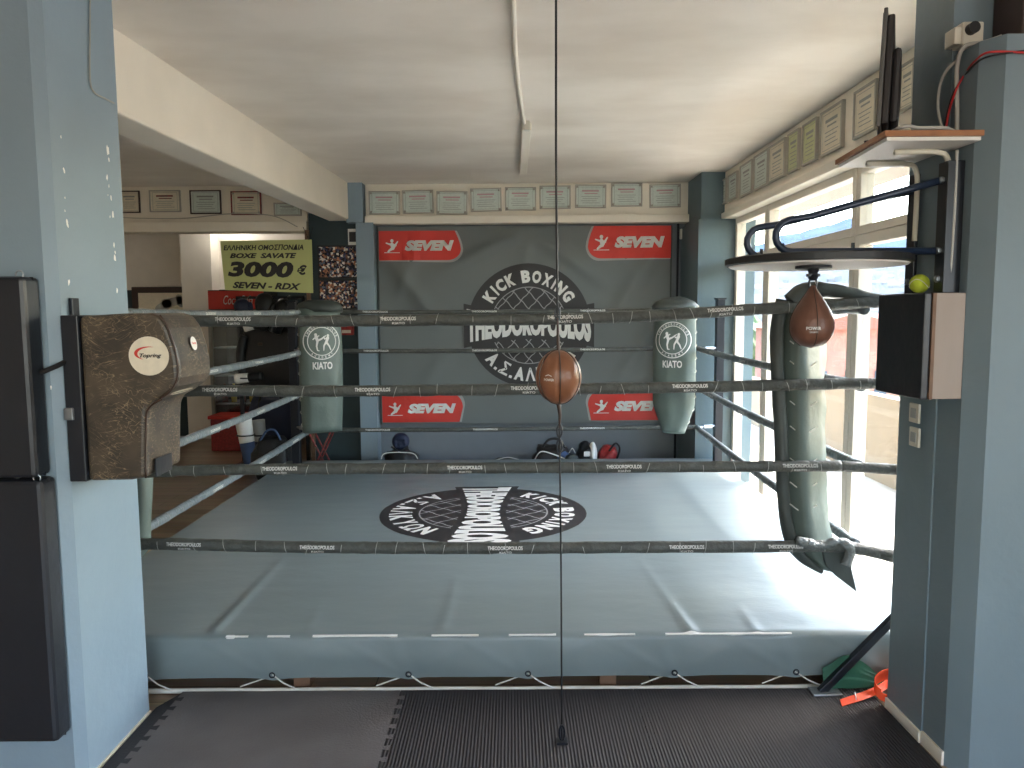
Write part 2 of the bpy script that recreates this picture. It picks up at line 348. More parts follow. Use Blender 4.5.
# left pillar
lp = B(); prism(lp, [(-1.47, 2.46, 0), (-1.50, 2.43, 0), (-2.6, 2.43, 0), (-2.6, 2.89, 0), (-1.47, 2.89, 0)], (0, 0, H))
LP = struct('pillar', lp, 'bluegrey', 'left pillar with a sunlit pale blue side and chipped paint', 'pillar')
chips = B()
for px, py, s in [(61, 137, 1), (64, 170, 1.5), (65, 198, .7), (65, 211, .7), (67, 222, 1.6), (68, 226, 1), (108, 150, 2.6), (109, 160, 1.2), (107, 178, 1.6), (109, 186, 1), (111, 198, 1.2), (108, 195, .6), (113, 215, 1.8), (110, 217, .8), (114, 245, 1.9), (115, 252, 1), (69, 282, 1.8), (117, 290, 1.4), (115, 258, 2.0), (51, 388, 1)]:
    c = PX(px, py, -1.4685); k = 9; pts = []
    for i in range(k):
        a = 2*PI*i/k; rr = .0042*s*random.uniform(.5, 1.2)
        pts.append(chips.verts.new((c.x, c.y+rr*math.cos(a), c.z+rr*1.9*math.sin(a))))
    chips.faces.new(pts)
obj('paint_chip', chips, 'white', LP, label='white flakes where the paint has chipped off', recalc=False)
pts = [PX(x, y, -1.465) for x, y in [(90, -12), (90, 30), (90, 78), (94, 92), (104, 98), (114, 103)]]
tag(obj('cable', tube(B(), smooth_path(pts, 6), .0035, 6), 'print_grey'), 'dark thin cable running down the top of the left pillar', 'cable')
struct('pillar', bx((-1.60, 7.40, 2.50), (-1.44, 7.6, H)), 'bluegrey', 'upper end of the slim blue grey column under the beam', 'pillar')
# far-left column under the beam and photo wall
struct('pillar', bx((-1.515, 7.42, 0), (-1.345, 7.6, 2.50)), 'bluegrey', 'slim blue grey column left of the banner', 'pillar')
struct('wall_back', bx((-2.0, 7.52, 0), (-1.52, 7.62, 2.60)), 'darkteal', 'dark painted wall panel with photo collages', 'wall')
struct('trim_4', bx((-2.03, 7.48, 0), (-1.995, 7.62, 2.44)), 'wood_brown', 'narrow wooden jamb beside the rear room opening', 'trim')
# back right column
brc = bx((1.70, 6.9, 0), (2.10, 7.6, 2.45)); struct('pillar', brc, 'greengrey', 'blue green corner column at the back right', 'pillar')
brc = bx((1.74, 6.98, 2.45), (2.10, 7.6, H)); struct('pillar', brc, 'greengrey', 'upper part of the back right column', 'pillar')
tag(obj('conduit', cyl(B(), (1.665, 7.585, 0), (1.665, 7.585, 2.49), .012, 8), 'steel_dark'), 'dark vertical conduit right of the banner', 'pipe')
sw = PY(683, 234, 7.57); tag(obj('wall_switch', bx((sw.x-.03, 7.555, sw.z-.05), (sw.x+.03, 7.6, sw.z+.05)), 'plastic', bevel=.006), 'small cream junction box on the wall right of the banner', 'switch')
# right pillar: near low block + tall part
nb = B(); prism(nb, [(1.52, 2.52, 0), (1.565, 2.45, 0), (3.0, 2.45, 0), (3.0, 2.70, 0), (1.52, 2.70, 0)], (0, 0, 2.47))
struct('pillar', nb, 'pillar_paint', 'near right pale grey blue pillar block with dark side', 'pillar')
struct('pillar', bx((1.514, 2.66, 0), (3.0, 2.91, H)), 'pillar_paint', 'tall dark blue grey pillar beside the ring', 'pillar')
bbm = bx((1.505, 2.66, 0), (1.514, 2.91, .045)); struct('baseboard_right', bbm, 'cream', 'cream skirting at the foot of the right pillar', 'baseboard')
bbm = bx((1.512, 2.52, 0), (1.52, 2.655, .05)); struct('baseboard_right', bbm, 'cream', 'cream skirting at the foot of the near pillar block', 'baseboard')
bbm = bx((-1.47, 2.46, 0), (-1.462, 2.89, .02)); struct('baseboard_left', bbm, 'paper_warm', 'thin cream skirting at the foot of the left pillar', 'baseboard')
# lintel over the window wall
rl = bx((1.955, 2.9, 2.50), (2.25, 7.0, H)); box(rl, (1.925, 2.9, 2.45), (2.25, 7.0, 2.51))
struct('wall_right', rl, 'cream', 'cream lintel with framed certificates above the windows', 'wall', bevel=.006)
struct('wall_right', bx((2.05, 7.0, 0), (2.25, 7.8, H)), 'greengrey', 'wall behind the corner column', 'wall')
# window wall: frame + panes
wx0, wx1 = 2.03, 2.11
def window(name, y0, y1, z0, z1, fw, label):
    t = thing(name, label, 'window', (wx0, (y0+y1)/2, z0)); t['kind'] = 'structure'
    f = bx((wx0, y0, z0), (wx1, y0+fw, z1)); box(f, (wx0, y1-fw, z0), (wx1, y1, z1)); box(f, (wx0, y0+fw, z0), (wx1, y1-fw, z0+fw)); box(f, (wx0, y0+fw, z1-fw), (wx1, y1-fw, z1))
    obj('window_frame', f, 'window_frame', t, bevel=.004)
    g = bx((wx0+.035, y0+fw, z0+fw), (wx0+.041, y1-fw, z1-fw)); obj('pane', g, 'glass', t)
ys = [2.91, 4.49, 6.04, 6.89]
for i in range(3):
    y0, y1 = ys[i], ys[i+1]; pos = ('nearest the right pillar', 'in the middle of the window wall', 'beside the back column')[i]
    window('window_%d' % (2*i+1), y0+.003, y1-.003, 0, 2.05, .062, 'tall cream framed glass panel '+pos)
    window('window_%d' % (2*i+2), y0+.003, y1-.003, 2.052, 2.45, .05, 'cream framed transom light '+pos)
# ------------------------------------------------------------------ outdoors
struct('terrace_floor', bx((2.15, -5, -.14), (3.75, 14, -.02)), 'terrace', 'sunlit pale terrace floor outside the windows', 'terrace')
pb = B(); prism(pb, [(3.5, 14, -.02), (3.5, 14, .62), (3.5, 9.5, .66), (3.5, 8.4, .80), (3.5, -5, .82), (3.5, -5, -.02)], (.14, 0, 0))
struct('parapet', pb, 'parapet', 'cream terrace parapet wall', 'parapet')
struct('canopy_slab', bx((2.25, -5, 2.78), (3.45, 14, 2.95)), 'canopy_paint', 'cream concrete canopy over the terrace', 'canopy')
def land_fn(u, v):
    y = 12*(3200/12)**v; x = y*(-.1+1.3*u); base = -5+max(0, (y-250)/2950)*230
    return (x, y, base+(noise.noise(Vector((x*.01, y*.01, 3)))*6 if y > 60 else 0))
struct('landscape', grid(B(), 60, 60, land_fn), 'land', 'green and grey land sloping up behind the town', 'ground')
def hill_fn(u, v):
    ang = .05+.75*u; d = 3000+1500*v
    h = 215+math.sin(min(v, .7)/.7*PI/2)*(150+150*noise.noise(Vector((ang*6, 1, 0)))+50*noise.noise(Vector((ang*30, 1, 0))))
    return (math.sin(ang)*d, math.cos(ang)*d, h)
struct('hills', grid(B(), 120, 16, hill_fn), 'hill', 'mountain range on the horizon, coloured blue for distance haze', 'mountains', smooth=True)
hb = B()
for i in range(900):
    y = 150*(2600/150)**random.random(); x = y*random.uniform(.26, .62); s = random.uniform(5, 11)*(1+y/1800); base = -5+max(0, (y-250)/2950)*230
    box(hb, (x, y, base-8), (x+s*1.6, y+s, base+s*.6))
tag(obj('town_houses', hb, 'house'), 'countless small pale houses of the town below the mountains', 'houses', kind='stuff')
def house(x, y, w_, d_, z0, z1, mt, label):
    t = thing('house', label, 'house', (x, y, z0))
    obj('wall', bx((x, y, z0), (x+w_, y+d_, z1)), mt, t)
    r = B(); prism(r, [(x-.4, y-.4, z1), (x+w_+.4, y-.4, z1), (x+w_/2, y-.4, z1+w_*.16)], (0, d_+.8, 0)); obj('roof', r, 'roof', t)
    for k in range(3):
        xx = x+w_*(.15+.3*k); wb = bx((xx, y-.05, z0+(z1-z0)*.45), (xx+w_*.12, y, z0+(z1-z0)*.75)); obj('window', wb, 'glassdark', t)
house(10.4, 27, 3.6, 5, -5, 1.0, 'brick', 'reddish house seen through the middle window')
house(21.5, 44, 7, 8, -5, .4, 'house', 'pale house with red roof seen through the near window')
house(15.6, 48, 4.5, 6, -5, 0.2, 'house', 'small pale house seen left of the window mullion')
def tree(x, y, z0, h, label):
    t = thing('tree', label, 'tree', (x, y, z0), group='trees outside the windows')
    obj('trunk', tube(B(), [(x, y, z0), (x, y, z0+h*.6)], h*.035, 8), 'wood_brown', t)
    bm = B()
    for k in range(9):
        c = Vector((x+random.uniform(-.25, .25)*h, y+random.uniform(-.25, .25)*h, z0+h*random.uniform(.5, .95)))
        s = bmesh.ops.create_icosphere(bm, subdivisions=3, radius=h*random.uniform(.15, .24), matrix=Matrix.Translation(c))
        for v in s['verts']: v.co += (v.co-c)*.35*noise.noise(v.co*3)
    obj('crown', bm, 'foliage', t)
tree(11.6, 36.5, -5, 6.0, 'green tree seen through the window beside the back column')
tree(22, 37, -5, 5.0, 'green tree standing before the small pale house')
tree(17.6, 29, -5, 4.6, 'green tree right of the reddish house')
struct('street', bx((4, 12, -5.3), (40, 60, -4.98)), 'terrace', 'sunlit pale street and yards below the terrace', 'ground')
# ------------------------------------------------------------------ floor mats
def teeth(x, y0, y1, dirn, n=30):
    """puzzle edge along y at x; returns points from y0 to y1"""
    out = []; st = (y1-y0)/n
    for k in range(n):
        a = y0+k*st
        if k % 2 == 0: out += [(x, a), (x, a+st)]
        else: out += [(x+dirn*.026, a-st*.18), (x+dirn*.026, a+st*1.18)]
    return out
def plate(poly, z, h):
    from mathutils.geometry import tessellate_polygon
    bm = B(); n = len(poly); tris = tessellate_polygon([[Vector((x, y, 0)) for x, y in poly]])
    lo = [bm.verts.new((x, y, z)) for x, y in poly]; hi = [bm.verts.new((x, y, z+h)) for x, y in poly]
    for t in tris:
        try: bm.faces.new([hi[i] for i in t]); bm.faces.new([lo[i] for i in t][::-1])
        except ValueError: pass
    for i in range(n): bm.faces.new([lo[i], lo[(i+1) % n], hi[(i+1) % n], hi[i]])
    return bm
def mat_tile(x0, x1, y0, y1, left, right, mt, label):
    L_ = teeth(x0, y0, y1, -1) if left else [(x0, y0), (x0, y1)]
    R_ = teeth(x1, y0, y1, -1) if right else [(x1, y0), (x1, y1)]
    poly = L_+R_[::-1]; bm = plate(poly, .001, .018)
    tag(obj('floor_mat', bm, mt), label, 'mat', 'rubber puzzle mats in front of the ring')
YF, YN = 3.035, 1.95
mat_tile(-1.375, -.455, YN, YF, True, True, 'grey_mat', 'worn smooth grey puzzle mat between the left pillar and the ribbed mats')
mat_tile(-.453, .53, YN, YF, True, True, 'ribbed', 'black ribbed rubber mat under the hanging double-end ball')
mat_tile(.532, 1.49, YN, YF, True, False, 'ribbed', 'black ribbed rubber mat beside the right pillar')
e = teeth(-1.377, YN, YF, -1); bm = plate([(-1.455, YN)]+e+[(-1.40, YF), (-1.455, YF-.12)], .001, .017)
tag(obj('mat_edging', bm, 'black_mat'), 'black toothed edging strip along the grey mat by the left pillar', 'mat edging')
# ------------------------------------------------------------------ boxing ring
RING = thing('boxing_ring', 'boxing ring with grey blue canvas, padded grey ropes and printed corner pads', 'boxing ring', (0, 5, 0))
X0, X1, YB, YFR, ZC = -2.1, 1.86, 6.92, 3.07, .25
def seg_dist(x, y, a, b):
    ax, ay = a; bx_, by = b; dx, dy = bx_-ax, by-ay; L2 = dx*dx+dy*dy
    t = max(0, min(1, ((x-ax)*dx+(y-ay)*dy)/L2)); return math.hypot(x-ax-t*dx, y-ay-t*dy), t
creases = []
for (p, q, h) in [((215, 631), (290, 552), .010), ((442, 629), (457, 578), .006), ((691, 633), (640, 560), .006), ((700, 640), (668, 600), .004), ((310, 628), (322, 600), .004), ((560, 632), (556, 600), .004), ((760, 636), (740, 606), .004)]:
    a = PZ(*p, ZC); b = PZ(*q, ZC); creases.append(((a.x, a.y), (b.x, b.y), h))
def ch(x, y):
    z = ZC + .0035*noise.noise(Vector((x*1.3, y*2.2, 0)))
    z += .0015*noise.noise(Vector((x*2, y*9, 4)))
    for a, b, h in creases:
        d, t = seg_dist(x, y, a, b); z += h*math.exp(-(d/.022)**2)*(1-.8*t)
    return z
eyes = [PY(x, 677, YFR).x for x in (147, 273, 409, 528, 674, 795)]+[1.62, 1.85]
def skirt(x, t):   # t 0 top edge .. 1 bottom
    near = min(abs(x-e) for e in eyes); k = math.exp(-(near/.09)**2)
    zb = .065-.012*k
    z = ZC*(1-t)+zb*t
    y = YFR-.004-.012*math.sin(PI*t)+.014*t*k
    # folds fanning up from the lacing eyelets
    for e in eyes[:-1]:
        for s in (-.9, .9, -.2):
            lx = e+s*(1-t)*.34; y -= .005*math.exp(-((x-lx)/.03)**2)*(.3+.7*t)*(1-abs(s)*.2)
    y += .006*noise.noise(Vector((x*3, t*2, 7)))
    return (x, y, z)
cv = B(); NX, NY = 240, 190
xs = [X0+(X1-X0)*i/NX for i in range(NX+1)]
rows = []
yy = [YB-(YB-YFR-.02)*j/NY for j in range(NY+1)]
for y in yy: rows.append([cv.verts.new((x, y, ch(x, y))) for x in xs])
rows.append([cv.verts.new((x, YFR+.006, ch(x, YFR)-.003)) for x in xs])
for t in [k/14 for k in range(15)]:
    rows.append([cv.verts.new((lambda p, t=t: (p[0], p[1]+(.0 if t > 0 else .001), p[2]-(.010 if t == 0 else 0)))(skirt(x, t))) for x in xs])
for a, b in zip(rows, rows[1:]):
    for i in range(NX): cv.faces.new([a[i], a[i+1], b[i+1], b[i]])
CAN = obj('canvas', cv, 'canvas', RING, smooth=True)
sd = B()   # side drops
for X in (X0, X1):
    grid(sd, 120, 6, lambda u, v, X=X: (X+(.004 if X > 0 else -.004)*math.sin(PI*v)+.006*v*math.sin(u*60)*(1 if X > 0 else 1), YFR+(YB-YFR)*u, (ch(X, YFR+(YB-YFR)*u)-.001)*(1-v)+.06*v))
grid(sd, 60, 4, lambda u, v: (X0+(X1-X0)*u, YB+.004, ZC*(1-v)+.06*v-.003))
obj('side_skirt', sd, 'canvas', RING, smooth=True)
# worn white edge
we = B(); x = -1.22; prev = None
while x < 1.2:
    n_ = noise.noise(Vector((x*9, 0, 2))); wdt = .0002+max(0, n_-.05)*.006+(.008 if abs(x+1.20) < .02 else 0)+random.random()*.001
    if noise.noise(Vector((x*2.3, 5, 2))) < -.3: wdt = .0008
    a = we.verts.new((x, YFR-.004, ZC-.006-wdt)); b = we.verts.new((x, YFR+.003+wdt*.7, ch(x, YFR+.02)-.0002)); c_ = we.verts.new((x, YFR-.005, ZC-.003))
    if prev and noise.noise(Vector((x*6, 3, 9))) > -.12: we.faces.new([prev[0], a, c_, prev[2]]); we.faces.new([prev[2], c_, b, prev[1]])
    prev = (a, b, c_); x += .008
obj('worn_edge', we, 'logo_white', RING, label='white worn line where the canvas coating has rubbed off at the front edge')
# platform under the canvas
obj('platform', bx((X0+.05, YFR+.09, .10), (X1-.04, YB-.03, .235)), 'black', RING)
for px in (302, 608):
    x = PY(px, 686, YFR+.03).x; obj('foot_block', bx((x-.035, YFR+.03, 0.0), (x+.035, YFR+.15, .10)), 'wood_brown', RING)
for x in (-2.0, 1.5):
    obj('foot_block', bx((x-.05, YB-.2, 0.0), (x+.05, YB-.05, .10)), 'wood_brown', RING)
ry = YFR-.012
rail = B(); tube(rail, [(-1.9+3.22*k/20, ry+.003*math.sin(k*2), .014) for k in range(21)], .011, 10)
obj('floor_rail', rail, 'cord_white', RING, smooth=True)
for e in eyes[:6]:
    c = B(); tube(c, [(e-.14, ry+.01, .026), (e-.02, YFR+.03, .055), (e, YFR-.004, .078), (e+.05, ry-.006, .048), (e+.105, ry-.006, .022)], .0032, 6)
    obj('lacing_cord', c, 'cord_white', RING)
    c = B(); tube(c, [(e+.011*math.cos(a), YFR-.012, .080+.011*math.sin(a)) for a in [2*PI*k/12 for k in range(12)]], .003, 6, closed=True); obj('eyelet', c, 'steel_dark', RING)

# ---- club emblem, used on the canvas and on the banner
def emblem(par, fn, Rr, names='emblem'):
    d = remap(disc(Rr, 64, 14), lambda u, v: fn(u, v, 1)); base = obj(names, d, 'logo_dark', par, recalc=False, smooth=True)
    ri = Rr*.62; W = Rr*.0072
    ln = B()
    def rib(x0, y0, x1, y1):
        if math.hypot((x0+x1)/2, (y0+y1)/2) > ri: return
        dx, dy = x1-x0, y1-y0; l = math.hypot(dx, dy); nx, ny = -dy/l*W, dx/l*W
        ln.faces.new([ln.verts.new(p+(0,)) for p in [(x0-nx, y0-ny), (x1-nx, y1-ny), (x1+nx, y1+ny), (x0+nx, y0+ny)]])
    st = Rr*.15; seg = 8
    for sgn in (1, -1):
        for k in range(-8, 9):
            pts = []
            for i in range(-60, 61):
                s = i*st/seg*1.0; off = k*st; wob = .06*st*math.sin(2*PI*s/st)
                u = (s+off)/1.2; v = sgn*(s-off)*.9+wob
                pts.append((u, v))
            for a, b in zip(pts, pts[1:]): rib(a[0], a[1], b[0], b[1])
    for k in range(72):
        a, b = 2*PI*k/72, 2*PI*(k+1)/72; ln.faces.new([ln.verts.new((q*math.cos(t), q*math.sin(t), 0)) for q, t in ((ri-W, a), (ri-W, b), (ri+W, b), (ri+W, a))])
    remap(ln, lambda u, v: fn(u, v, 2)); obj('wire_fence_pattern', ln, 'logo_line', base if False else par, recalc=False)
    # bow-tie band with the name
    def bow(x): return Rr*(.175+.135*(abs(x)/(Rr*1.04))**1.6)
    def bowtop(x): return bow(x)
    back = B(); wd = Rr*1.06; n = 40; pr = None
    for i in range(n+1):
        x = -wd+2*wd*i/n; h = bow(x)+Rr*.045; col = [back.verts.new((x, h*(-1+2*j/8), 0)) for j in range(9)]
        if pr:
            for j in range(8): back.faces.new([pr[j], col[j], col[j+1], pr[j+1]])
        pr = col
    obj('name_band', remap(back, lambda u, v: fn(u, v, 3)), 'logo_dark', par, recalc=False)
    t = text_bm('THEODOROPOULOS', 2.02*Rr, 2, bold=.065, step=Rr*.085)
    for v in t.verts: pass
    obj('lettering', remap(t, lambda u, v: fn(u, v*bow(u)*.93, 4)), 'logo_white', par, recalc=False)
    def arc(s, r0, ht, a0, a1, up, gap=.25):
        # one letter at a time round the arc
        adv = [1.35 if ch_ == 'W' else (.45 if ch_ in 'I.Ι ' else 1.0) for ch_ in s]; tot = sum(adv); acc = 0; bm = B()
        for ch_, a_ in zip(s, adv):
            mid = a0+(a1-a0)*(acc+a_/2)/tot; acc += a_
            if ch_ == ' ': continue
            arcw = abs(a1-a0)/tot*a_*r0*.82
            if ch_ == '.':
                tb = B(); q = ht*.10; polyflat(tb, [(-q, -ht/2), (q, -ht/2), (q, -ht/2+2*q), (-q, -ht/2+2*q)])
            else: tb = text_bm(ch_, arcw if ch_ not in 'IΙ' else arcw*.55, ht, bold=.03 if ch_ in 'ΣΩΛ' else .055)
            for v in tb.verts:
                x, y = v.co.x, v.co.y
                if up: rr = r0+y; th = mid-x/r0
                else: rr = r0-y; th = mid+x/r0
                v.co = (rr*math.cos(th), rr*math.sin(th), 0)
            merge(bm, tb)
        cutgrid(bm, Rr*.12)
        obj('lettering', remap(bm, lambda u, v: fn(u, v, 2)), 'logo_white', par, recalc=False)
    arc('KICK BOXING', Rr*.79, Rr*.20, math.radians(150), math.radians(30), True)
    arc('A.Σ.AΛKYΩN', Rr*.80, Rr*.22, math.radians(216), math.radians(328), False)
LC = PZ(483.5, 512, ZC)
emblem(CAN, lambda u, v, l: (LC.x+v, LC.y-u, ch(LC.x+v, LC.y-u)+.0014*l), .705)

# ---- corner posts, pads and ropes
corners = {'fl': (-1.80, 3.28), 'fr': (1.53, 3.28), 'bl': (-1.79, 6.55), 'br': (1.64, 6.60)}
posts = {'fl': (-2.0, 3.18), 'fr': (2.0, 3.16), 'bl': (-1.98, 6.80), 'br': (1.86, 6.72)}
posts['fr'] = (1.93, 3.22)
ZR = [1.615, 1.275, .92, .56]; ZRB = [1.63, 1.29, .945, .59]
for k, (x, y) in posts.items():
    b = bx((x-.035, y-.035, 0.0), (x+.035, y+.035, 1.72)); box(b, (x-.045, y-.045, 1.72), (x+.045, y+.045, 1.735))
    P = obj('corner_post', b, 'steel_dark', RING, bevel=.004)
# diagonal floor brace of the front right post
br_ = B(); a = Vector((1.28, 3.0, .02)); b2 = Vector((1.93, 3.13, .60)); dirv = (b2-a).normalized(); sdv = Vector((0, 1, 0)); upv = dirv.cross(sdv)
hexa(br_, [q_+sdv*(.014*i)+upv*(.016*j) for q_ in (a, b2) for i, j in ((-1, -1), (1, -1), (1, 1), (-1, 1))])
BR = obj('post_brace', br_, 'steel_dark', RING, bevel=.003)
obj('brace_foot', bx((1.24, 2.965, .019), (1.36, 3.035, .028)), 'steel', BR, bevel=.002)
def rope(pts, r, mt, texts=(), face=(0, -1, 0), laces=True, seed=0):
    P = smooth_path(pts, max(6, int((Vector(pts[1])-Vector(pts[0])).length/.02/1))); rad = []
    for i, p in enumerate(P): rad.append(r*(1+.13*noise.noise(p*14+Vector((seed, 0, 0)))+.06*noise.noise(p*50)))
    o = obj('rope', tube(B(), P, rad, 12), mt, RING, smooth=True)
    # arc-length lookup
    Ls = [0]
    for a, b in zip(P, P[1:]): Ls.append(Ls[-1]+(b-a).length)
    def at(s):
        s = max(0, min(Ls[-1], s))
        for i in range(len(P)-1):
            if Ls[i+1] >= s: t = (s-Ls[i])/(Ls[i+1]-Ls[i]+1e-9); return P[i].lerp(P[i+1], t), (P[i+1]-P[i]).normalized()
        return P[-1], (P[-1]-P[-2]).normalized()
    fv = Vector(face)
    if laces:
        bm = B(); s = .1+random.random()*.05
        while s < Ls[-1]-.05:
            c, t = at(s); u = t.cross(fv).normalized(); f = u.cross(t).normalized(); f = f if f.dot(fv) > 0 else -f; sk = random.uniform(-.012, .012)
            a0 = random.uniform(-1.3, -.4); a1 = random.uniform(.3, 1.4)
            pts_ = [c+t*(sk*q)+(f*math.cos(q*1.0)+u*math.sin(q*1.0))*(r*1.16+.001) for q in [a0+(a1-a0)*k/6 for k in range(7)]]
            tube(bm, pts_, .0013, 5); s += random.uniform(.075, .17)
        obj('lace_ties', bm, 'edge_grey', o, kind='stuff')
    for s, txt, wd, ht, off in texts:
        tb = text_bm(txt, wd, ht, bold=.02, step=.008)
        def mp(uu, vv):
            c, t = at(s+uu); up = Vector((0, 0, 1)); f = up.cross(t).normalized()
            if f.dot(fv) < 0: f = -f
            u2 = t.cross(f); u2 = u2 if u2.z > 0 else -u2
            th = (vv+off)/r; return c+(f*math.cos(th)+u2*math.sin(th))*(r*1.15+.0015)
        obj('lettering', remap(tb, mp), 'logo_white', o, recalc=False)
    return o
def rp(l, D): return [PY(x, y, D) for x, y in l]
xl, yl = corners['fl']; xr, yr = corners['fr']; D = 3.28
def T(pxs, y, start, kiato=True):
    out = []
    for p in pxs:
        s = (PY(p, y, D)-start).length
        out.append((s, 'THEODOROPOULOS', .155, .014, .007))
        if kiato: out.append((s+.002, 'KIATO', .055, .009, -.010))
    return out
frp = [[(100, 321), (200, 321), (330, 321), (440, 320), (560, 319), (680, 314), (790, 307), (880, 302)],
       [(100, 392), (190, 391), (350, 391), (550, 389), (700, 387), (830, 384), (940, 383)],
       [(95, 472), (170, 471), (300, 469), (480, 468), (650, 467), (840, 466)],
       [(95, 543), (150, 544), (300, 547), (480, 548), (650, 547), (845, 546)]]
tx = [[235, 400, 566, 725], [222, 375, 530, 690], [283, 467, 625, 800], [187, 321, 508, 688, 786]]
for i, l in enumerate(frp):
    pts = rp(l, D)
    pts[0] = Vector((posts['fl'][0], posts['fl'][1], pts[0].z))
    rope(pts, .025 if i < 3 else .027, 'rope', T(tx[i], l[2][1], pts[0]), seed=i)
# rope ends running on from the front right corner to the outer post
for i, (p0, z1) in enumerate([((880, 302), 1.60), ((940, 383), 1.29), ((840, 466), .895), ((845, 546), .47)]):
    if i == 1: continue
    a = PY(p0[0], p0[1], D); rope([a, Vector((a.x*.55+posts['fr'][0]*.45, 3.26, a.z*.55+z1*.45)), Vector((posts['fr'][0], posts['fr'][1], z1))], .024 if i < 3 else .027, 'rope', seed=9+i, laces=False)
# right side ropes
xbr, ybr = corners['br']; xbl, ybl = corners['bl']
for i in range(4):
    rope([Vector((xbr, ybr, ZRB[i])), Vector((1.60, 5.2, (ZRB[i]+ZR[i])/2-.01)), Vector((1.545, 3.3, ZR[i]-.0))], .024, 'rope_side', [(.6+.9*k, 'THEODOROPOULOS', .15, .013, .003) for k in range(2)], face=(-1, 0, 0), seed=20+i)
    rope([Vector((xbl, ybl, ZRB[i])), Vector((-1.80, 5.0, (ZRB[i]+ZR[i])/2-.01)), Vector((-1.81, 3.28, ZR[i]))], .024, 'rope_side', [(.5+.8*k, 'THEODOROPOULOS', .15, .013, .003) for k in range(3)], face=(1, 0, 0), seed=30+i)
    rope([Vector((xbl, ybl+.03, ZRB[i])), Vector((-.3, 6.6, ZRB[i]-.006)), Vector((xbr, ybr+.03, ZRB[i]))], .020, 'rope', [(.6+.95*k, 'THEODOROPOULOS', .22, .014, .003) for k in range(3)], seed=40+i, laces=False)
    for k in ('bl', 'br', 'fl'):
        c = corners[k]; p = posts[k]; z = (ZRB if k[0] == 'b' else ZR)[i]
        t = B(); cyl(t, (c[0], c[1], z), (p[0], p[1], z), .010, 8); mx_ = (c[0]*.5+p[0]*.5, c[1]*.5+p[1]*.5); v = Vector((p[0]-c[0], p[1]-c[1], 0)).normalized()*.05
        cyl(t, (mx_[0]-v.x, mx_[1]-v.y, z), (mx_[0]+v.x, mx_[1]+v.y, z), .018, 8); obj('turnbuckle', t, 'steel', RING, smooth=False)
# corner pads
def fighters(s):
    return [  # left fighter kicking, right fighter blocking
        (-.38*s, .42*s, -.38*s, .43*s, .09*s, .09*s), (-.36*s, .30*s, -.28*s, .02*s, .10*s, .08*s), (-.28*s, .02*s, -.34*s, -.30*s, .075*s, .05*s), (-.34*s, -.30*s, -.30*s, -.58*s, .05*s, .035*s), (-.30*s, -.58*s, -.20*s, -.60*s, .03*s, .03*s),
        (-.28*s, .04*s, -.02*s, .16*s, .07*s, .05*s), (-.02*s, .16*s, .26*s, .36*s, .05*s, .03*s), (-.40*s, .26*s, -.55*s, .12*s, .045*s, .035*s), (-.34*s, .27*s, -.18*s, .36*s, .045*s, .03*s),
        (.40*s, .36*s, .40*s, .37*s, .085*s, .085*s), (.38*s, .22*s, .28*s, -.06*s, .10*s, .08*s), (.28*s, -.06*s, .46*s, -.30*s, .07*s, .05*s), (.46*s, -.30*s, .56*s, -.56*s, .05*s, .03*s), (.26*s, -.06*s, .12*s, -.28*s, .07*s, .05*s), (.12*s, -.28*s, .10*s, -.58*s, .05*s, .03*s), (.36*s, .22*s, .18*s, .14*s, .045*s, .035*s), (.18*s, .14*s, .12*s, .30*s, .035*s, .03*s)]
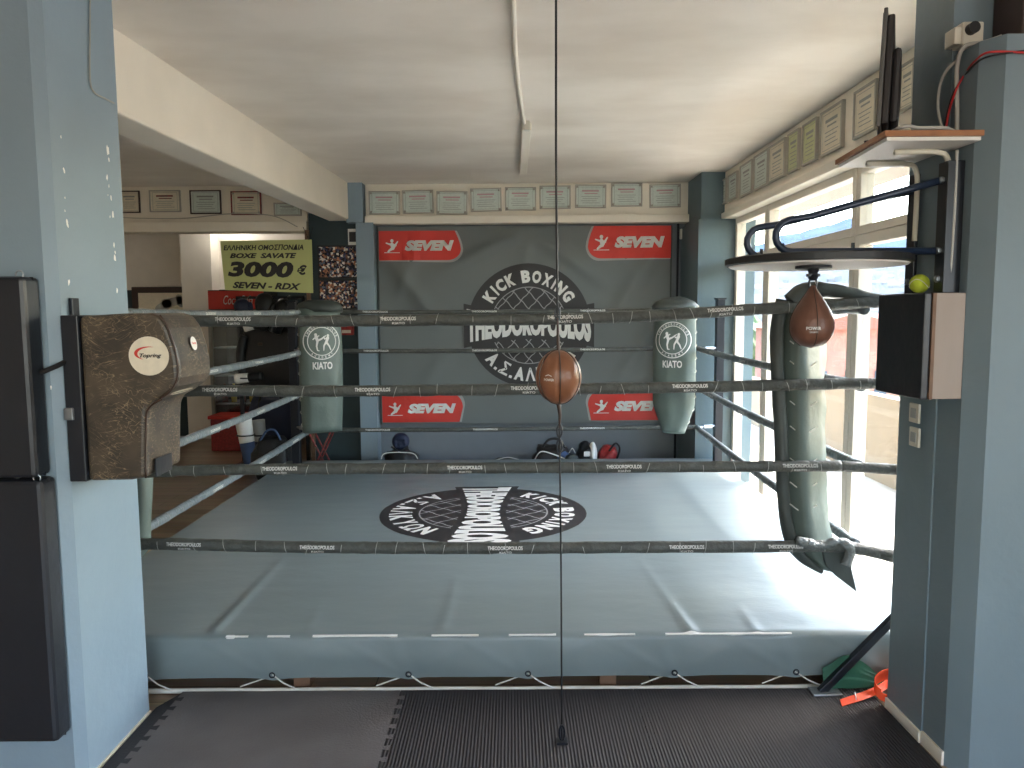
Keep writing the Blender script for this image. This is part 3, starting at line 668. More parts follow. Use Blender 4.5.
def cpad(cx, cy, ang, z0, z1, w_, th, bend, printed=True, tip=0):
    """pad slab: ang = direction its face looks at"""
    n_ = Vector((math.cos(ang), math.sin(ang), 0)); s_ = Vector((math.sin(ang), -math.cos(ang), 0))*-1
    def pt(u, z, d):   # u -1..1 across, d 0..1 depth
        t = (z-z0)/(z1-z0)
        ww = w_/2*(1-.14*(t-.55)**2*2) * (1-tip*max(0, .22-t)*2.2)
        cur = -bend*(u*u)
        k = .012*noise.noise(Vector((u*2, z*5, cx)))
        return Vector((cx, cy, z))+s_*(u*ww)+n_*(cur+th*(d-.5)*(1-.5*max(0, abs(u)-.7)/.3)+k*(d) + .02*math.sin(PI*t))
    bm = B(); NU, NZ = 14, 34; ring = []
    for j in range(NZ+1):
        z = z0+(z1-z0)*j/NZ; kk = 1 if 0 < j < NZ else .45
        fr = [bm.verts.new(pt(-1+2*i/NU, z, .5+.5*kk)) for i in range(NU+1)]; bk = [bm.verts.new(pt(1-2*i/NU, z, .5-.5*kk)) for i in range(NU+1)]
        ring.append(fr+bk)
    N = len(ring[0])
    for a, b in zip(ring, ring[1:]):
        for i in range(N): bm.faces.new([a[i], a[(i+1) % N], b[(i+1) % N], b[i]])
    bm.faces.new(ring[0]); bm.faces.new(ring[-1][::-1])
    o = obj('corner_pad', bm, 'pad', RING, smooth=True)
    if printed:
        zc = z1-(z1-z0)*.26; rr = w_*.43
        def mp(u, v): return pt(u/(w_/2), zc+v, 1)+n_*.004
        pr_ = disc(rr, 40, 1, rr*.95); merge(pr_, disc(rr*.78, 40, 1, rr*.74)); limbs(pr_, fighters(rr*.85))
        tb = B()
        for s, r0, a0, a1, up in (('THEODOROPOULOS', rr*.86, 165, 15, True), ('ACADEMY', rr*.86, 225, 315, False)):
            for q, ch_ in enumerate(s):
                mid = math.radians(a0+(a1-a0)*(q+.5)/len(s)); g_ = text_bm(ch_, rr*.09, rr*.12, bold=.02)
                for v in g_.verts:
                    x, y = v.co.x, v.co.y; R_ = r0+y if up else r0-y; th_ = mid-x/r0 if up else mid+x/r0; v.co = (R_*math.cos(th_), R_*math.sin(th_), 0)
                merge(tb, g_)
        merge(pr_, tb); cutgrid(pr_, .03)
        obj('fighters_emblem', remap(pr_, mp), 'logo_white', o, recalc=False)
        k_ = text_bm('KIATO', w_*.46, .062, bold=.03, cy=-rr-.05, step=.03); obj('lettering', remap(k_, mp), 'logo_white', o, recalc=False)
    return o, pt, n_, s_
PB1 = cpad(-1.625, 6.38, math.radians(-66), .60, 1.66, .36, .10, .03)
PB2 = cpad(1.385, 6.40, math.radians(-114), .57, 1.66, .36, .10, .03, tip=.9)
# domed caps on the two back pads
for cx, cy in ((-1.64, 6.42), (1.40, 6.44)):
    bm = B(); lathe(bm, [(.0, .075), (.09, .07), (.17, .045), (.205, .0), (.20, -.03)], (cx, cy, 1.66), 24, 1, .5)
    for v in bm.verts: v.co += Vector((0, 0, .02*noise.noise(v.co*9)))
    obj('pad_cap', bm, 'pad_edge', RING, smooth=True)
# laces on the left edge of each back pad
for (o, pt, n_, s_), sg in ((PB1, -1), (PB2, 1)):
    for k in range(9):
        bm = B(); z = .66+k*.11; tube(bm, [pt(sg*1.0, z, .95), pt(sg*1.02, z+.01, .5)+s_*sg*.006, pt(sg*1.0, z+.02, .0)], .004, 6)
        obj('lace', bm, 'cord_white', o)
# front right pad: seen from behind, crumpled and drooping at its foot
def frpad():
    bm = B(); cross = [(775, .0), (789, .0)]
    ctr = [(815, 296, 833-790), (806, 320, 46), (803, 360, 44), (803, 400, 42), (804, 450, 42), (806, 500, 40), (810, 530, 40), (818, 550, 38), (830, 568, 26)]
    ctrp = [PY(x, y, 3.40) for x, y, w_ in ctr]; P = smooth_path(ctrp, 5); W_ = smooth_path([Vector((w_/750*3.4, 0, 0)) for _, _, w_ in ctr], 5)
    ring = []; a = math.radians(40); s_ = Vector((math.cos(a), math.sin(a), 0)); n_ = Vector((-math.sin(a), math.cos(a), 0))
    for j, (c, w__) in enumerate(zip(P, W_)):
        hw = w__.x/2/math.cos(a)*.92; r_ = []
        sec = [(-1, -.035), (-.93, -.05), (-.3, -.055), (.3, -.055), (.93, -.05), (1, -.035), (1, .035), (.9, .055), (0, .065), (-.9, .055), (-1, .035)]
        q_ = 1 if 0 < j < len(P)-1 else .5
        for u, d in sec:
            cr = .012*noise.noise(Vector((u*2, c.z*9, 1)))*(1+2.2*max(0, (j-30)/12))
            r_.append(bm.verts.new(c+s_*(u*hw*q_)+n_*(d+cr)))
        ring.append(r_)
    for a_, b_ in zip(ring, ring[1:]):
        for i in range(len(a_)): bm.faces.new([a_[i], a_[(i+1) % len(a_)], b_[(i+1) % len(a_)], b_[i]])
    bm.faces.new(ring[0]); bm.faces.new(ring[-1][::-1])
    o = obj('corner_pad', bm, 'pad', RING, smooth=True, label='grey pad seen from behind, crumpled at its foot')
    fl = B()   # dark inner edge roll of the pad
    pts = [PY(x, y, 3.33) for x, y in [(783, 300), (777, 330), (778, 380), (781, 430), (783, 490), (788, 530), (800, 555), (822, 572)]]
    sp = smooth_path(pts, 6); rad = [.030*(1-.75*max(0, i/len(sp)-.8)/.2)*(1+.12*noise.noise(p*12)) for i, p in enumerate(sp)]
    obj('edge_roll', tube(fl, sp, rad, 12), 'pad_edge', o, smooth=True)
    # hanging tail, a folded flap
    tl = B(); A = [PY(x, y, 3.30) for x, y in [(822, 548), (848, 552), (857, 592), (836, 576), (826, 566)]]; prism(tl, A, (0, .02, 0))
    obj('flap', tl, 'pad_edge', o, bevel=.004)
    k = B(); sp = smooth_path([PY(x, y, 3.26) for x, y in [(796, 540), (820, 546), (838, 541), (850, 549), (846, 565)]], 6)
    tube(k, sp, [.021*(1+.55*noise.noise(p*45)) for p in sp], 10); obj('wrapping', k, 'tape', o, smooth=True, label='shiny crumpled tape wrapped round the rope')
    # draped top fold towards the pillar
    tp = B(); sp = smooth_path([PY(x, y, 3.3) for x, y in [(790, 301), (806, 290), (835, 291), (862, 296), (885, 300)]], 8)
    tube(tp, sp, [.040*(1-.5*i/len(sp))*(1+.18*noise.noise(p*16)) for i, p in enumerate(sp)], 12); obj('pad_cap', tp, 'pad_edge', o, smooth=True)
    for y in (345, 365, 405, 430, 462, 486, 508):
        l_ = B(); tube(l_, smooth_path([PY(790, y-4, 3.30), PY(803, y+4, 3.325), PY(817, y-3, 3.35)], 4), .0028, 6); obj('lace', l_, 'cord_white', o)
frpad()
cpad(-1.735, 3.40, math.radians(45), .50, 1.56, .20, .08, .02, printed=False, tip=1.0)
# ------------------------------------------------------------------ banner
BAN = thing('banner', 'large grey club banner with round black emblem on the back wall', 'banner', (.14, 7.52, 0))
bx0, bx1, bz0, bz1 = -1.335, 1.60, .50, 2.47
folds = [((.15, 2.45), (-.9, 1.9), .020, .07), ((.15, 2.45), (1.15, 1.75), .020, .07), ((.2, 2.45), (.0, 1.4), .010, .09), ((1.5, 2.3), (.75, 1.2), .022, .08), ((-1.25, 2.2), (-.55, 1.3), .018, .08), ((1.5, 1.6), (.9, .7), .022, .07), ((-1.2, .6), (-.4, 1.4), .012, .09), ((1.55, 1.1), (.6, .55), .014, .07), ((-.9, 2.4), (-1.2, 1.6), .012, .06), ((.9, 2.4), (1.35, 1.9), .010, .06)]
def bd(x, z):
    d = .012*noise.noise(Vector((x*1.2, z*1.2, 3)))
    for a, b, h, wd in folds:
        q, t = seg_dist(x, z, a, b); d += 1.9*h*math.exp(-(q/wd)**2)*math.sin(PI*min(1, t+.15))
    return d*min(1, (2.50-z)*4+.1)
def bp_(x, z, l=0): return (x, 7.535-bd(x, z)-.0034*l, z)
bmn = B(); grid(bmn, 150, 110, lambda u, v: bp_(bx0+(bx1-bx0)*u, bz0+(bz1-bz0)*v)); obj('cloth', bmn, 'banner', BAN, smooth=True)
hm = B()
for x in (bx0+.012, bx1-.012): tube(hm, [bp_(x, bz0+(bz1-bz0)*k/30, 1) for k in range(31)], .007, 6)
obj('hem', hm, 'pad_edge', BAN, smooth=True)
bc = PY(529, 325.5, 7.52); emblem(BAN, lambda u, v, l: bp_(bc.x+u, bc.z+v, 1+l), .615)
def seven(cx, cz, w_, h_, mirror=False, bottom=False):
    s = -1 if mirror else 1
    # rounded, slanted inner end
    def shape(g):
        a, b = -w_/2-(0 if g == 0 else .0), w_/2+g
        if bottom: return [(-w_/2, h_/2+g)] + [(b-.10+.10*math.sin(PI/2*k/8), h_/2+g-.13*(1-math.cos(PI/2*k/8))) for k in range(9)] + [(b-.035, -h_/2), (-w_/2, -h_/2)]
        return [(-w_/2, h_/2), (b-.06, h_/2), (b-.03, h_/2-h_*.22), (b-.008, h_/2-h_*.45)] + [(b-.13+.13*math.cos(PI/2*k/8), h_/2-h_*.62-(h_*.38+g)*math.sin(PI/2*k/8)) for k in range(9)] + [(-w_/2, -h_/2-g*.4)]
    for nm, g, l, mt in (('label_border', .022, 1, 'edge_grey'), ('label_panel', 0, 2, 'red')):
        bm = B(); polyflat(bm, shape(g)); cutgrid(bm, .06)
        obj(nm, remap(bm, lambda u, v, l=l: bp_(cx+s*u, cz+v, l)), mt, BAN, recalc=False)
    t = text_bm('SEVEN', w_*.60, h_*.36, shear=.25, bold=.07, cx=w_*.09*(1 if not mirror else 1)+.02, step=.06); merge(t, limbs(B(), [(x*w_+(-w_*.34), y*h_, x2*w_-w_*.34, y2*h_, a*h_, b*h_) for x, y, x2, y2, a, b in
        [(0, .16, 0.0, .17, .055, .055), (0, .05, .01, -.1, .06, .05), (.01, -.1, .07, .14, .05, .02), (0, -.1, -.045, -.2, .05, .03), (-.02, .04, -.07, .09, .03, .02), (-.09, -.24, .09, -.24, .012, .012), (.02, .03, .05, .0, .03, .02)]]))
    cutgrid(t, .06)
    obj('lettering', remap(t, lambda u, v: bp_(cx+u, cz+v, 3.4)), 'logo_white', BAN, recalc=False)
def c7(x0, y0, x1, y1): a = PY(x0, y0, 7.52); b = PY(x1, y1, 7.52); return (a.x+b.x)/2, (a.z+b.z)/2, b.x-a.x, a.z-b.z
seven(*c7(378.5, 231, 461, 260)); seven(*c7(588, 226, 671.5, 258), mirror=True); seven(*c7(382, 395, 463, 422), bottom=True); seven(*c7(588, 392, 671, 420), mirror=True, bottom=True)
# ------------------------------------------------------------------ certificates
def cert(name, corner, axis_plane, w_, h_, fmt, pmt, label, group, head='print_pink', rotz=0, deep=.018, seals=True, tilt=0):
    """built facing -y around its centre, then placed"""
    t = thing(name, label, 'certificate', (0, 0, 0), 0, group)
    b = .012
    f = bx((-w_/2, -deep, -h_/2), (w_/2, 0, -h_/2+b)); box(f, (-w_/2, -deep, h_/2-b), (w_/2, 0, h_/2)); box(f, (-w_/2, -deep, -h_/2+b), (-w_/2+b, 0, h_/2-b)); box(f, (w_/2-b, -deep, -h_/2+b), (w_/2, 0, h_/2-b))
    obj('frame', f, fmt, t); obj('paper', bx((-w_/2+b, -deep*.6, -h_/2+b), (w_/2-b, -.001, h_/2-b)), pmt, t)
    y = -deep*.6-.001; pr_ = B()
    def q(x0, z0, x1, z1, bm): bm.faces.new([bm.verts.new(p) for p in ((x0*w_, y, z0*h_), (x1*w_, y, z0*h_), (x1*w_, y, z1*h_), (x0*w_, y, z1*h_))])
    q(-.28, .20, .26, .27, pr_); q(-.2, .10, .22, .14, pr_); obj('heading', pr_, head, t, recalc=False)
    g_ = B()
    for k in range(4): q(-.30+.04*(k % 2), -.02-.09*k, .30-.05*(k % 3), .0-.09*k, g_)
    bo = .40; q(-bo, -bo, bo, -bo+.012, g_); q(-bo, bo-.012, bo, bo, g_); q(-bo, -bo, -bo+.01, bo, g_); q(bo-.01, -bo, bo, bo, g_)
    obj('print', g_, 'print_grey', t, recalc=False)
    if seals:
        sb_ = B()
        for sx in (-1, 1):
            for sz in (-1, 1):
                m_ = Matrix.Translation((sx*(w_/2-.022), -deep, sz*(h_/2-.022))); bmesh.ops.create_icosphere(sb_, subdivisions=1, radius=.012, matrix=m_)
        obj('corner_pin', sb_, 'frame_grey', t, smooth=True)
    t.location = corner; t.rotation_euler = (0, tilt, rotz); return t
bc_ = [(369, 400, 192, 214), (403, 433, 190, 214), (437, 467, 191, 215), (470, 502, 189, 211), (505, 536, 188, 210), (540, 570, 187, 208), (575, 606, 185, 208), (611, 642, 183, 207), (649, 681, 184, 208)]
proto = None
G = 'certificates on the strip above the banner'
wh = ['leftmost', 'second from the left', 'third from the left', 'fourth from the left', 'middle one', 'sixth from left', 'seventh from the left', 'second from the right', 'rightmost']
for i, (a, b, c, d) in enumerate(bc_):
    p = PY((a+b)/2, (c+d)/2, 7.499); lb = 'green certificate with pink heading above the banner, %s of nine' % wh[i]
    if proto is None: proto = cert('certificate', p, None, .305, .225, 'frame_grey', 'paper', lb, G); o = proto
    else: o = dup(proto, p, 0, lb)
    o.rotation_euler = (0, random.uniform(-.02, .02), 0)
lc_ = [(119, 141, 191, 213, 'frame_dark', 'paper_warm', 'print_grey', 'small certificate half hidden by the left pillar in the left bay'), (149.5, 181.5, 190.5, 212, 'frame_grey', 'paper_warm', 'print_red', 'cream certificate with red seals in the left bay'),
       (190, 222, 190.5, 214, 'frame_dark', 'paper', 'print_grey', 'pale certificate in a thin dark frame in the left bay'), (231, 262, 191.5, 215, 'print_red', 'paper_warm', 'print_red', 'certificate with a red photographic border in the left bay'),
       (274, 302, 203, 216, 'frame_grey', 'paper', 'print_grey', 'certificate partly hidden behind the ceiling beam')]
for a, b, c, d, fm, pm, hd, lb in lc_:
    p = PY((a+b)/2, (c+d)/2, 7.552); q = PY(b, d, 7.552); cert('certificate', p, None, 2*(q.x-p.x), 2*(p.z-q.z), fm, pm, lb, 'certificates of the left bay', hd, seals=(fm == 'print_red'))
rc_ = [(720, 728, 170, 200, 'paper', 'nearest the back column'), (730, 739, 160, 192, 'paper', 'second from the back column'), (742, 754, 147, 186, 'paper', 'third from the back column'), (756, 770, 136, 178, 'paper', 'fourth from the back column'),
       (771, 787, 125, 170, 'paper_warm', 'just left of the two yellowish ones'), (790, 801, 116, 164, 'paper_green', 'left of the two yellowish ones'), (805, 819, 108, 158, 'paper_green', 'right of the two yellowish ones'),
       (823, 845, 88, 148, 'paper_warm', 'between the yellowish pair and the television'), (857, 879, 68, 126, 'paper_warm', 'just left of the television'), (903, 918, 40, 96, 'paper_warm', 'right of the television')]
for a, b, c, d, pm, wh_ in rc_:
    xm, ym = (a+b)/2, (c+d)/2; p = PX(xm, ym, 1.953); y0 = PX(a, ym, 1.953).y; y1 = PX(b, ym, 1.953).y; h_ = min(.30, (d-c)*.80/750*p.y)
    w_ = abs(y0-y1); p.z = 2.70; h_ = min(h_, .27)
    cert('certificate', p, None, w_, h_, 'frame_grey', pm, 'framed certificate above the windows, %s' % wh_, 'certificates above the windows', 'print_grey', rotz=-PI/2, deep=.022, seals=False)
# ------------------------------------------------------------------ ceiling conduit and fluorescent batten
cz = H-.012
pts = [PZ(x, y, H-.015) for x, y in [(513, -8), (514, 20), (516, 60), (520, 95), (525, 126)]]
tag(obj('ceiling_conduit', tube(B(), smooth_path(pts, 5), .011, 8), 'cream', smooth=True), 'white conduit running along the ceiling to the batten lamp base', 'conduit')
a = PZ(527, 127, H-.03); b = PZ(530, 172, H-.03)
bt = bx((a.x-.035, a.y, H-.05), (a.x+.03, b.y, H+.0)); T_ = thing('batten_lamp', 'narrow unlit cream batten lamp base on the ceiling before the back wall', 'lamp', (a.x, a.y, H))
obj('housing', bt, 'cream', T_, bevel=.006); obj('end_cap', bx((a.x-.02, a.y-.05, H-.06), (a.x+.02, a.y, H)), 'plastic', T_, bevel=.005)
# rear-room lamp
_l = PZ(268, 233, H-.072); LX, LY = _l.x, min(_l.y, 9.6)
LT = thing('tube_lamp', 'lit fluorescent tube on the rear room ceiling', 'lamp', (LX, LY, H))
obj('housing', bx((LX-.12, LY-.35, H-.05), (LX+.12, LY+.35, H-.005)), 'white', LT); obj('tube', cyl(B(), (LX, LY-.34, H-.072), (LX, LY+.34, H-.072), .02, 10), 'lamp', LT)
# ------------------------------------------------------------------ double-end ball on its cord
DY = 2.70
T_ = thing('double_end_ball', 'brown leather double-end ball on a black cord in the middle', 'punch ball', PZ(562, 742, .02))
c = PY(558.5, 377, DY); rb = 23/750*DY
bm = B(); n = 64; prof = []
K = 36
rings = []
for i in range(K+1):
    ph = PI*i/K; z = math.cos(ph)*(1+.06*abs(math.cos(ph))**3)*rb*1.11; rad = math.sin(ph)**.9*rb if 0 < i < K else 0
    rings.append([bm.verts.new((c.x+rad*(1-.05*abs(math.cos(3*(a+.5)))**14)*math.cos(a), c.y+rad*(1-.05*abs(math.cos(3*(a+.5)))**14)*math.sin(a), c.z+z)) for a in [2*PI*k/n for k in range(n)]])
for A_, B_ in zip(rings, rings[1:]):
    for k in range(n): bm.faces.new([A_[k], A_[(k+1) % n], B_[(k+1) % n], B_[k]])
bmesh.ops.remove_doubles(bm, verts=bm.verts, dist=1e-5)
BL = obj('ball', bm, 'leather', T_, smooth=True)
for k in range(6):
    a = -.5+k*PI/3+PI/6 if False else -PI/2+.02+k*PI/3
    sm = B(); tube(sm, [(c.x+math.cos(a)*math.sin(p_)**.9*rb*1.004, c.y+math.sin(a)*math.sin(p_)**.9*rb*1.004, c.z+math.cos(p_)*(1+.06*abs(math.cos(p_))**3)*rb*1.11) for p_ in [PI*(.02+.96*q/24) for q in range(25)]], .0022, 6)
    obj('seam', sm, 'leather_dark', BL)
tb = text_bm('POWER', .034, .009, bold=.02, cx=-.038, cy=.0, step=.01); lm = limbs(B(), [(-.05, .014, -.04, .018, .0012, .0012), (-.04, .018, -.03, .013, .0012, .0012)]); merge(tb, lm)
def onball(u, v): return (c.x+u, c.y-math.sqrt(max(0, rb*rb*1.02-u*u)), c.z-.004+v)
obj('lettering', remap(tb, onball), 'logo_white', BL, recalc=False)
top = PY(556, -10, DY); bot = PZ(562, 742, .02)
pu = [c+Vector((0, 0, rb*1.2)), PY(558, 335, DY), PY(557.5, 318, DY)]
obj('strap', tube(B(), pu, [.007, .005, .004], 8), 'leather_dark', T_, label='reddish brown loop above the ball')
pd = [c-Vector((0, 0, rb*1.2)), PY(560, 415, DY), PY(559.5, 428, DY)]
obj('strap', tube(B(), pd, [.008, .006, .003], 8), 'leather_dark', T_, label='reddish brown loop below the ball')
obj('cord', tube(B(), [PY(557.5, 318, DY), PY(556, 150, DY), Vector((top.x, DY, H))], .0040, 8), 'black', T_)
obj('cord', tube(B(), [PY(559.5, 428, DY), PY(561, 560, DY), Vector((bot.x, bot.y, .03))], .0034, 8), 'black', T_)
for (x, y) in ((557.5, 314), (559.5, 431), (559.5, 446)):
    p = PY(x, y, DY); h_ = B(); tube(h_, [p+Vector((.009*math.cos(q), 0, .024*math.sin(q))) for q in [2*PI*k/14 for k in range(14)]], .0032, 6, closed=True); obj('hook', h_, 'steel_dark', T_)
h_ = B(); tube(h_, [Vector((bot.x, bot.y, .055))+Vector((.009*math.cos(q), 0, .03*math.sin(q))) for q in [2*PI*k/14 for k in range(14)]], .004, 6, closed=True); box(h_, (bot.x-.02, bot.y-.02, .0195), (bot.x+.02, bot.y+.02, .027)); obj('floor_hook', h_, 'steel_dark', T_)
# ------------------------------------------------------------------ speed bag with platform on the right pillar
SY = 2.62
S = thing('speed_bag_platform', 'round white-bottomed speed bag platform on navy tube arms fixed to the right pillar', 'speed bag platform', (1.5, 2.8, 1.8))
pc = Vector((1.085, 2.70, PY(815, 267, 2.70).z)); zP = pc.z
obj('platform', lathe(B(), [(0, .001), (.295, .001), (.30, .006), (.30, .024), (0, .024)], (pc.x, pc.y, zP), 64), 'white', S, label='white underside board')
obj('rim', lathe(B(), [(.303, .006), (.312, .010), (.312, .030), (.302, .034), (0, .034), (0, .025), (.303, .0245)], (pc.x, pc.y, zP), 64), 'black', S)
arm = [(960, 176), (900, 193), (850, 208), (800, 225), (772, 233)]
def U(D, dx, nm='tube_arm'):
    xt = 1.46 if D < 2.7 else 1.484; zt = PX(955, 176, 1.46).z
    P_ = [Vector((xt, D, zt)), Vector((1.05+dx, D, zP+.165)), Vector((.98+dx-.02, D, zP+.135)), Vector((.86+dx, D, zP+.115)), Vector((.805+dx, D, zP+.095)), Vector((.80+dx, D, zP+.06)), Vector((.85+dx, D, zP+.048)), Vector((.95+dx, D, zP+.046)), Vector((1.2, D, zP+.046)), Vector((xt, D, zP+.046))]
    # straight run down from the wall, then the bend
    P_ = [Vector((xt, D, zt))]+[Vector((.955+dx+(.505-dx)*t, D, zP+.155+(zt-zP-.155)*t)) for t in (.75, .5, .25, .08)]
    for k in range(9):
        a = PI/2+.25+(PI-.25)*k/8; P_.append(Vector((.93+dx+.055*math.cos(a), D, zP+.10+.054*math.sin(a))))
    P_ += [Vector((1.0+dx, D, zP+.046)), Vector((1.2, D, zP+.046)), Vector((xt, D, zP+.046))]
    o = obj(nm, tube(B(), P_, .0125, 12), 'navy_tube', S, smooth=True)
    return zt
zt = U(2.70-.10, .03); U(2.70+.12, .0)
wp = bx((1.455, 2.575, zP+.0), (1.497, 2.655, zt+.05)); obj('mounting_bar', bx((1.462, 2.56, zP-.1), (1.519, 2.62, zt+.06)), 'steel_dark', S, bevel=.003)
wp.free()
obj('mounting_bar', bx((1.486, 2.80, zP-.1), (1.4995, 2.86, zt+.06)), 'steel_dark', S, bevel=.003)
for D_ in (2.59, 2.83):
    for z in (zP+.046, zt, zP-.05):
        bo = B(); lathe(bo, [(0, .0), (.012, .0), (.012, .010), (0, .014)], (0, 0, 0), 6); bo.transform(Matrix.Translation((1.462 if D_ < 2.7 else 1.486, D_, z)) @ Matrix.Rotation(-PI/2, 4, 'Y')); obj('bolt', bo, 'steel', S)
for x in (.93, 1.17):
    for D_ in (2.60, 2.82):
        cl = B(); cyl(cl, (x, D_, zP+.03), (x, D_, zP+.075), .006, 8); box(cl, (x-.02, D_-.02, zP+.034), (x+.02, D_+.02, zP+.038)); obj('clamp_bolt', cl, 'steel_dark', S)
bxp = 1.045
sv = B(); lathe(sv, [(0, -.001), (.06, -.001), (.06, -.010), (.02, -.013), (.014, -.03), (.018, -.04), (.010, -.052), (0, -.052)], (bxp, SY, zP), 20)
box(sv, (bxp-.02, SY-.012, zP-.038), (bxp+.02, SY+.012, zP-.028)); obj('swivel', sv, 'steel_dark', S)
SB = thing('speed_bag', 'small brown teardrop speed bag hanging below the round platform', 'speed bag', (bxp, SY, 1.5))
tp = zP-.068; zb_ = PY(815, 348, SY).z; Lb = tp-zb_; rr = 21.3/750*SY
prof = [(0, 0), (.008, 0)]
for k in range(1, 25):
    t = k/24; a = t
    r_ = rr*math.sin(PI*min(1, (a**1.35)))**.85 if a < .62 else rr*math.sqrt(max(0, 1-((a-.66)/.34)**2)); 
    if a < .62: r_ = .008+(rr-.008)*math.sin(PI/2*min(1, a/.64))**1.25
    prof.append((max(r_, 0.0), -Lb*a))
prof[-1] = (0, -Lb)
bagm = lathe(B(), prof, (bxp, SY, tp), 36); SBb = obj('bag', bagm, 'speed_leather', SB, smooth=True)
for k in range(4):
    a = -PI/2-.12+k*PI/2; sm = B(); tube(sm, [(bxp+math.cos(a)*(r_+.0005), SY+math.sin(a)*(r_+.0005), tp+z) for r_, z in prof[2:-1]], .0017, 6); obj('seam', sm, 'leather_dark', SBb)
obj('hanging_loop', tube(B(), [Vector((bxp, SY, tp+.008))+Vector((.013*math.cos(q), 0, .022*math.sin(q))) for q in [2*PI*k/14 for k in range(14)]], .004, 6, closed=True), 'steel_dark', SB)
tb = text_bm('POWER', .045, .011, bold=.02, cx=-.02, cy=0, step=.01); merge(tb, text_bm('SPORTS', .026, .005, cx=-.02, cy=-.013, step=.01))
zl = PY(815, 328, SY).z; obj('lettering', remap(tb, lambda u, v: (bxp+u, SY-math.sqrt(max(0, (rr*1.015)**2-u*u)), zl+v)), 'logo_white', SBb, recalc=False)
# ------------------------------------------------------------------ wall box + tennis ball
zT = PX(925, 293, 1.385).z; zB = PX(925, 400, 1.385).z
T_ = thing('wall_target', 'box-shaped wooden wall target with dark padded face on the right pillar', 'punching target', (1.45, 2.65, zB))
obj('body', bx((1.405, 2.52, zB), (1.519, 2.83, zT)), 'wood_box', T_, bevel=.003); obj('striking_pad', bx((1.378, 2.515, zB-.002), (1.404, 2.835, zT+.002)), 'black_vinyl', T_, bevel=.006, label='black vinyl face')
obj('side_strip', bx((1.4045, 2.512, zB), (1.416, 2.5195, zT)), 'wood_brown', T_)
tp_ = PY(919.5, 283, 2.66); ico = B(); bmesh.ops.create_uvsphere(ico, u_segments=28, v_segments=18, radius=.033, matrix=Matrix.Translation((tp_.x, 2.66, zT+.036)))
TB = thing('tennis_ball', 'yellow green tennis ball resting on the wall target', 'ball', (tp_.x, 2.66, zT+.003))
obj('felt', ico, 'tennis', TB, smooth=True); q = B(); tube(q, [(tp_.x+.0335*math.cos(a)*math.cos(.45*math.sin(2*a)), 2.66+.0335*math.sin(a)*math.cos(.45*math.sin(2*a)), zT+.036+.0335*math.sin(.45*math.sin(2*a))) for a in [2*PI*k/40 for k in range(40)]], .0012, 5, closed=True); obj('seam', q, 'white', TB)
# switches on the right pillar
for y, lb in ((413, 'upper white wall socket on the dark side of the right pillar'), (437, 'lower white wall socket on the dark side of the right pillar')):
    p = PX(916, y, 1.499); t = thing('wall_socket', lb, 'socket', p); obj('plate', bx((1.49, p.y-.033, p.z-.036), (1.4995, p.y+.033, p.z+.036)), 'plastic', t, bevel=.003); obj('insert', bx((1.487, p.y-.018, p.z-.018), (1.4905, p.y+.018, p.z+.018)), 'edge_grey', t, bevel=.001)
# ------------------------------------------------------------------ shelf and television
zS = PX(975, 134, 1.52).z; zS2 = zS-.018
SH = thing('wall_shelf', 'wooden edged shelf high on the right pillar under the television', 'shelf', (1.5, 2.7, zS2))
pA = PZ(885, 136, zS2); pB = PZ(835, 165, zS2)
poly = [(pA.x, pA.y, zS2), (1.515, pA.y, zS2), (1.515, 2.655, zS2), (1.497, 2.655, zS2), (1.497, 2.93, zS2), (pB.x+.25, pB.y, zS2), (pB.x, pB.y, zS2)]
bm = B(); prism(bm, poly, (0, 0, .018)); obj('board', bm, 'wood_edge', SH, bevel=.001)
bm = B(); prism(bm, [(x+(.012 if x < 1.4 else -.003), y+(.012 if y < 2.6 else -.01), zS2-.012) for x, y, z in poly], (0, 0, .0115)); obj('underside', bm, 'white', SH, label='white painted underside')
for D_ in (2.60, 2.80):
    bk = B(); tube(bk, smooth_path([(1.30, D_, zS2-.022), (1.44, D_, zS2-.022), (1.482, D_, zS2-.05), (1.488, D_, zS2-.16), (1.486, D_, zS2-.30)], 6), .0095, 8); obj('bracket', bk, 'plastic', SH, smooth=True)
# tv seen edge-on
TV = thing('television', 'black flat television seen edge-on on the high shelf', 'television', (1.33, 2.68, zS))
a = PZ(878, 134, zS); vdir = Vector((.455, .89, 0)).normalized(); nrm = Vector((vdir.y, -vdir.x, 0))   # nrm points to +x (back)
base = Vector((PY(876, 134, 2.535).x, 2.535, zS+.03)); lean = .01; TH = PX(893, 22, 1.33).z-base.z-.02; print('TH', TH)
def tvp(s, d, z): return base+vdir*s+nrm*(d+lean*(z/.45))+Vector((0, 0, z*TH/.45))
def slab(s0, s1, d0, d1, z0, z1): return hexa(B(), [tvp(s0, d0, z0), tvp(s1, d0, z0), tvp(s1, d1, z0), tvp(s0, d1, z0), tvp(s0, d0, z1), tvp(s1, d0, z1), tvp(s1, d1, z1), tvp(s0, d1, z1)])
obj('bezel', slab(0, .50, 0, .012, 0, .45), 'tv_bezel', TV, bevel=.003); obj('screen', slab(.012, .488, -.002, -.0005, .015, .435), 'tv', TV); obj('back_shell', slab(.005, .495, .0125, .034, .01, .425), 'tv_back', TV, bevel=.006); obj('rear_bulge', slab(.04, .46, .0345, .060, .02, .31), 'tv_back', TV, bevel=.012)
obj('stand', slab(.12, .38, -.04, .10, -.029, -.020), 'tv', TV, bevel=.003); obj('neck', slab(.22, .28, .005, .035, -.020, .01), 'tv', TV)
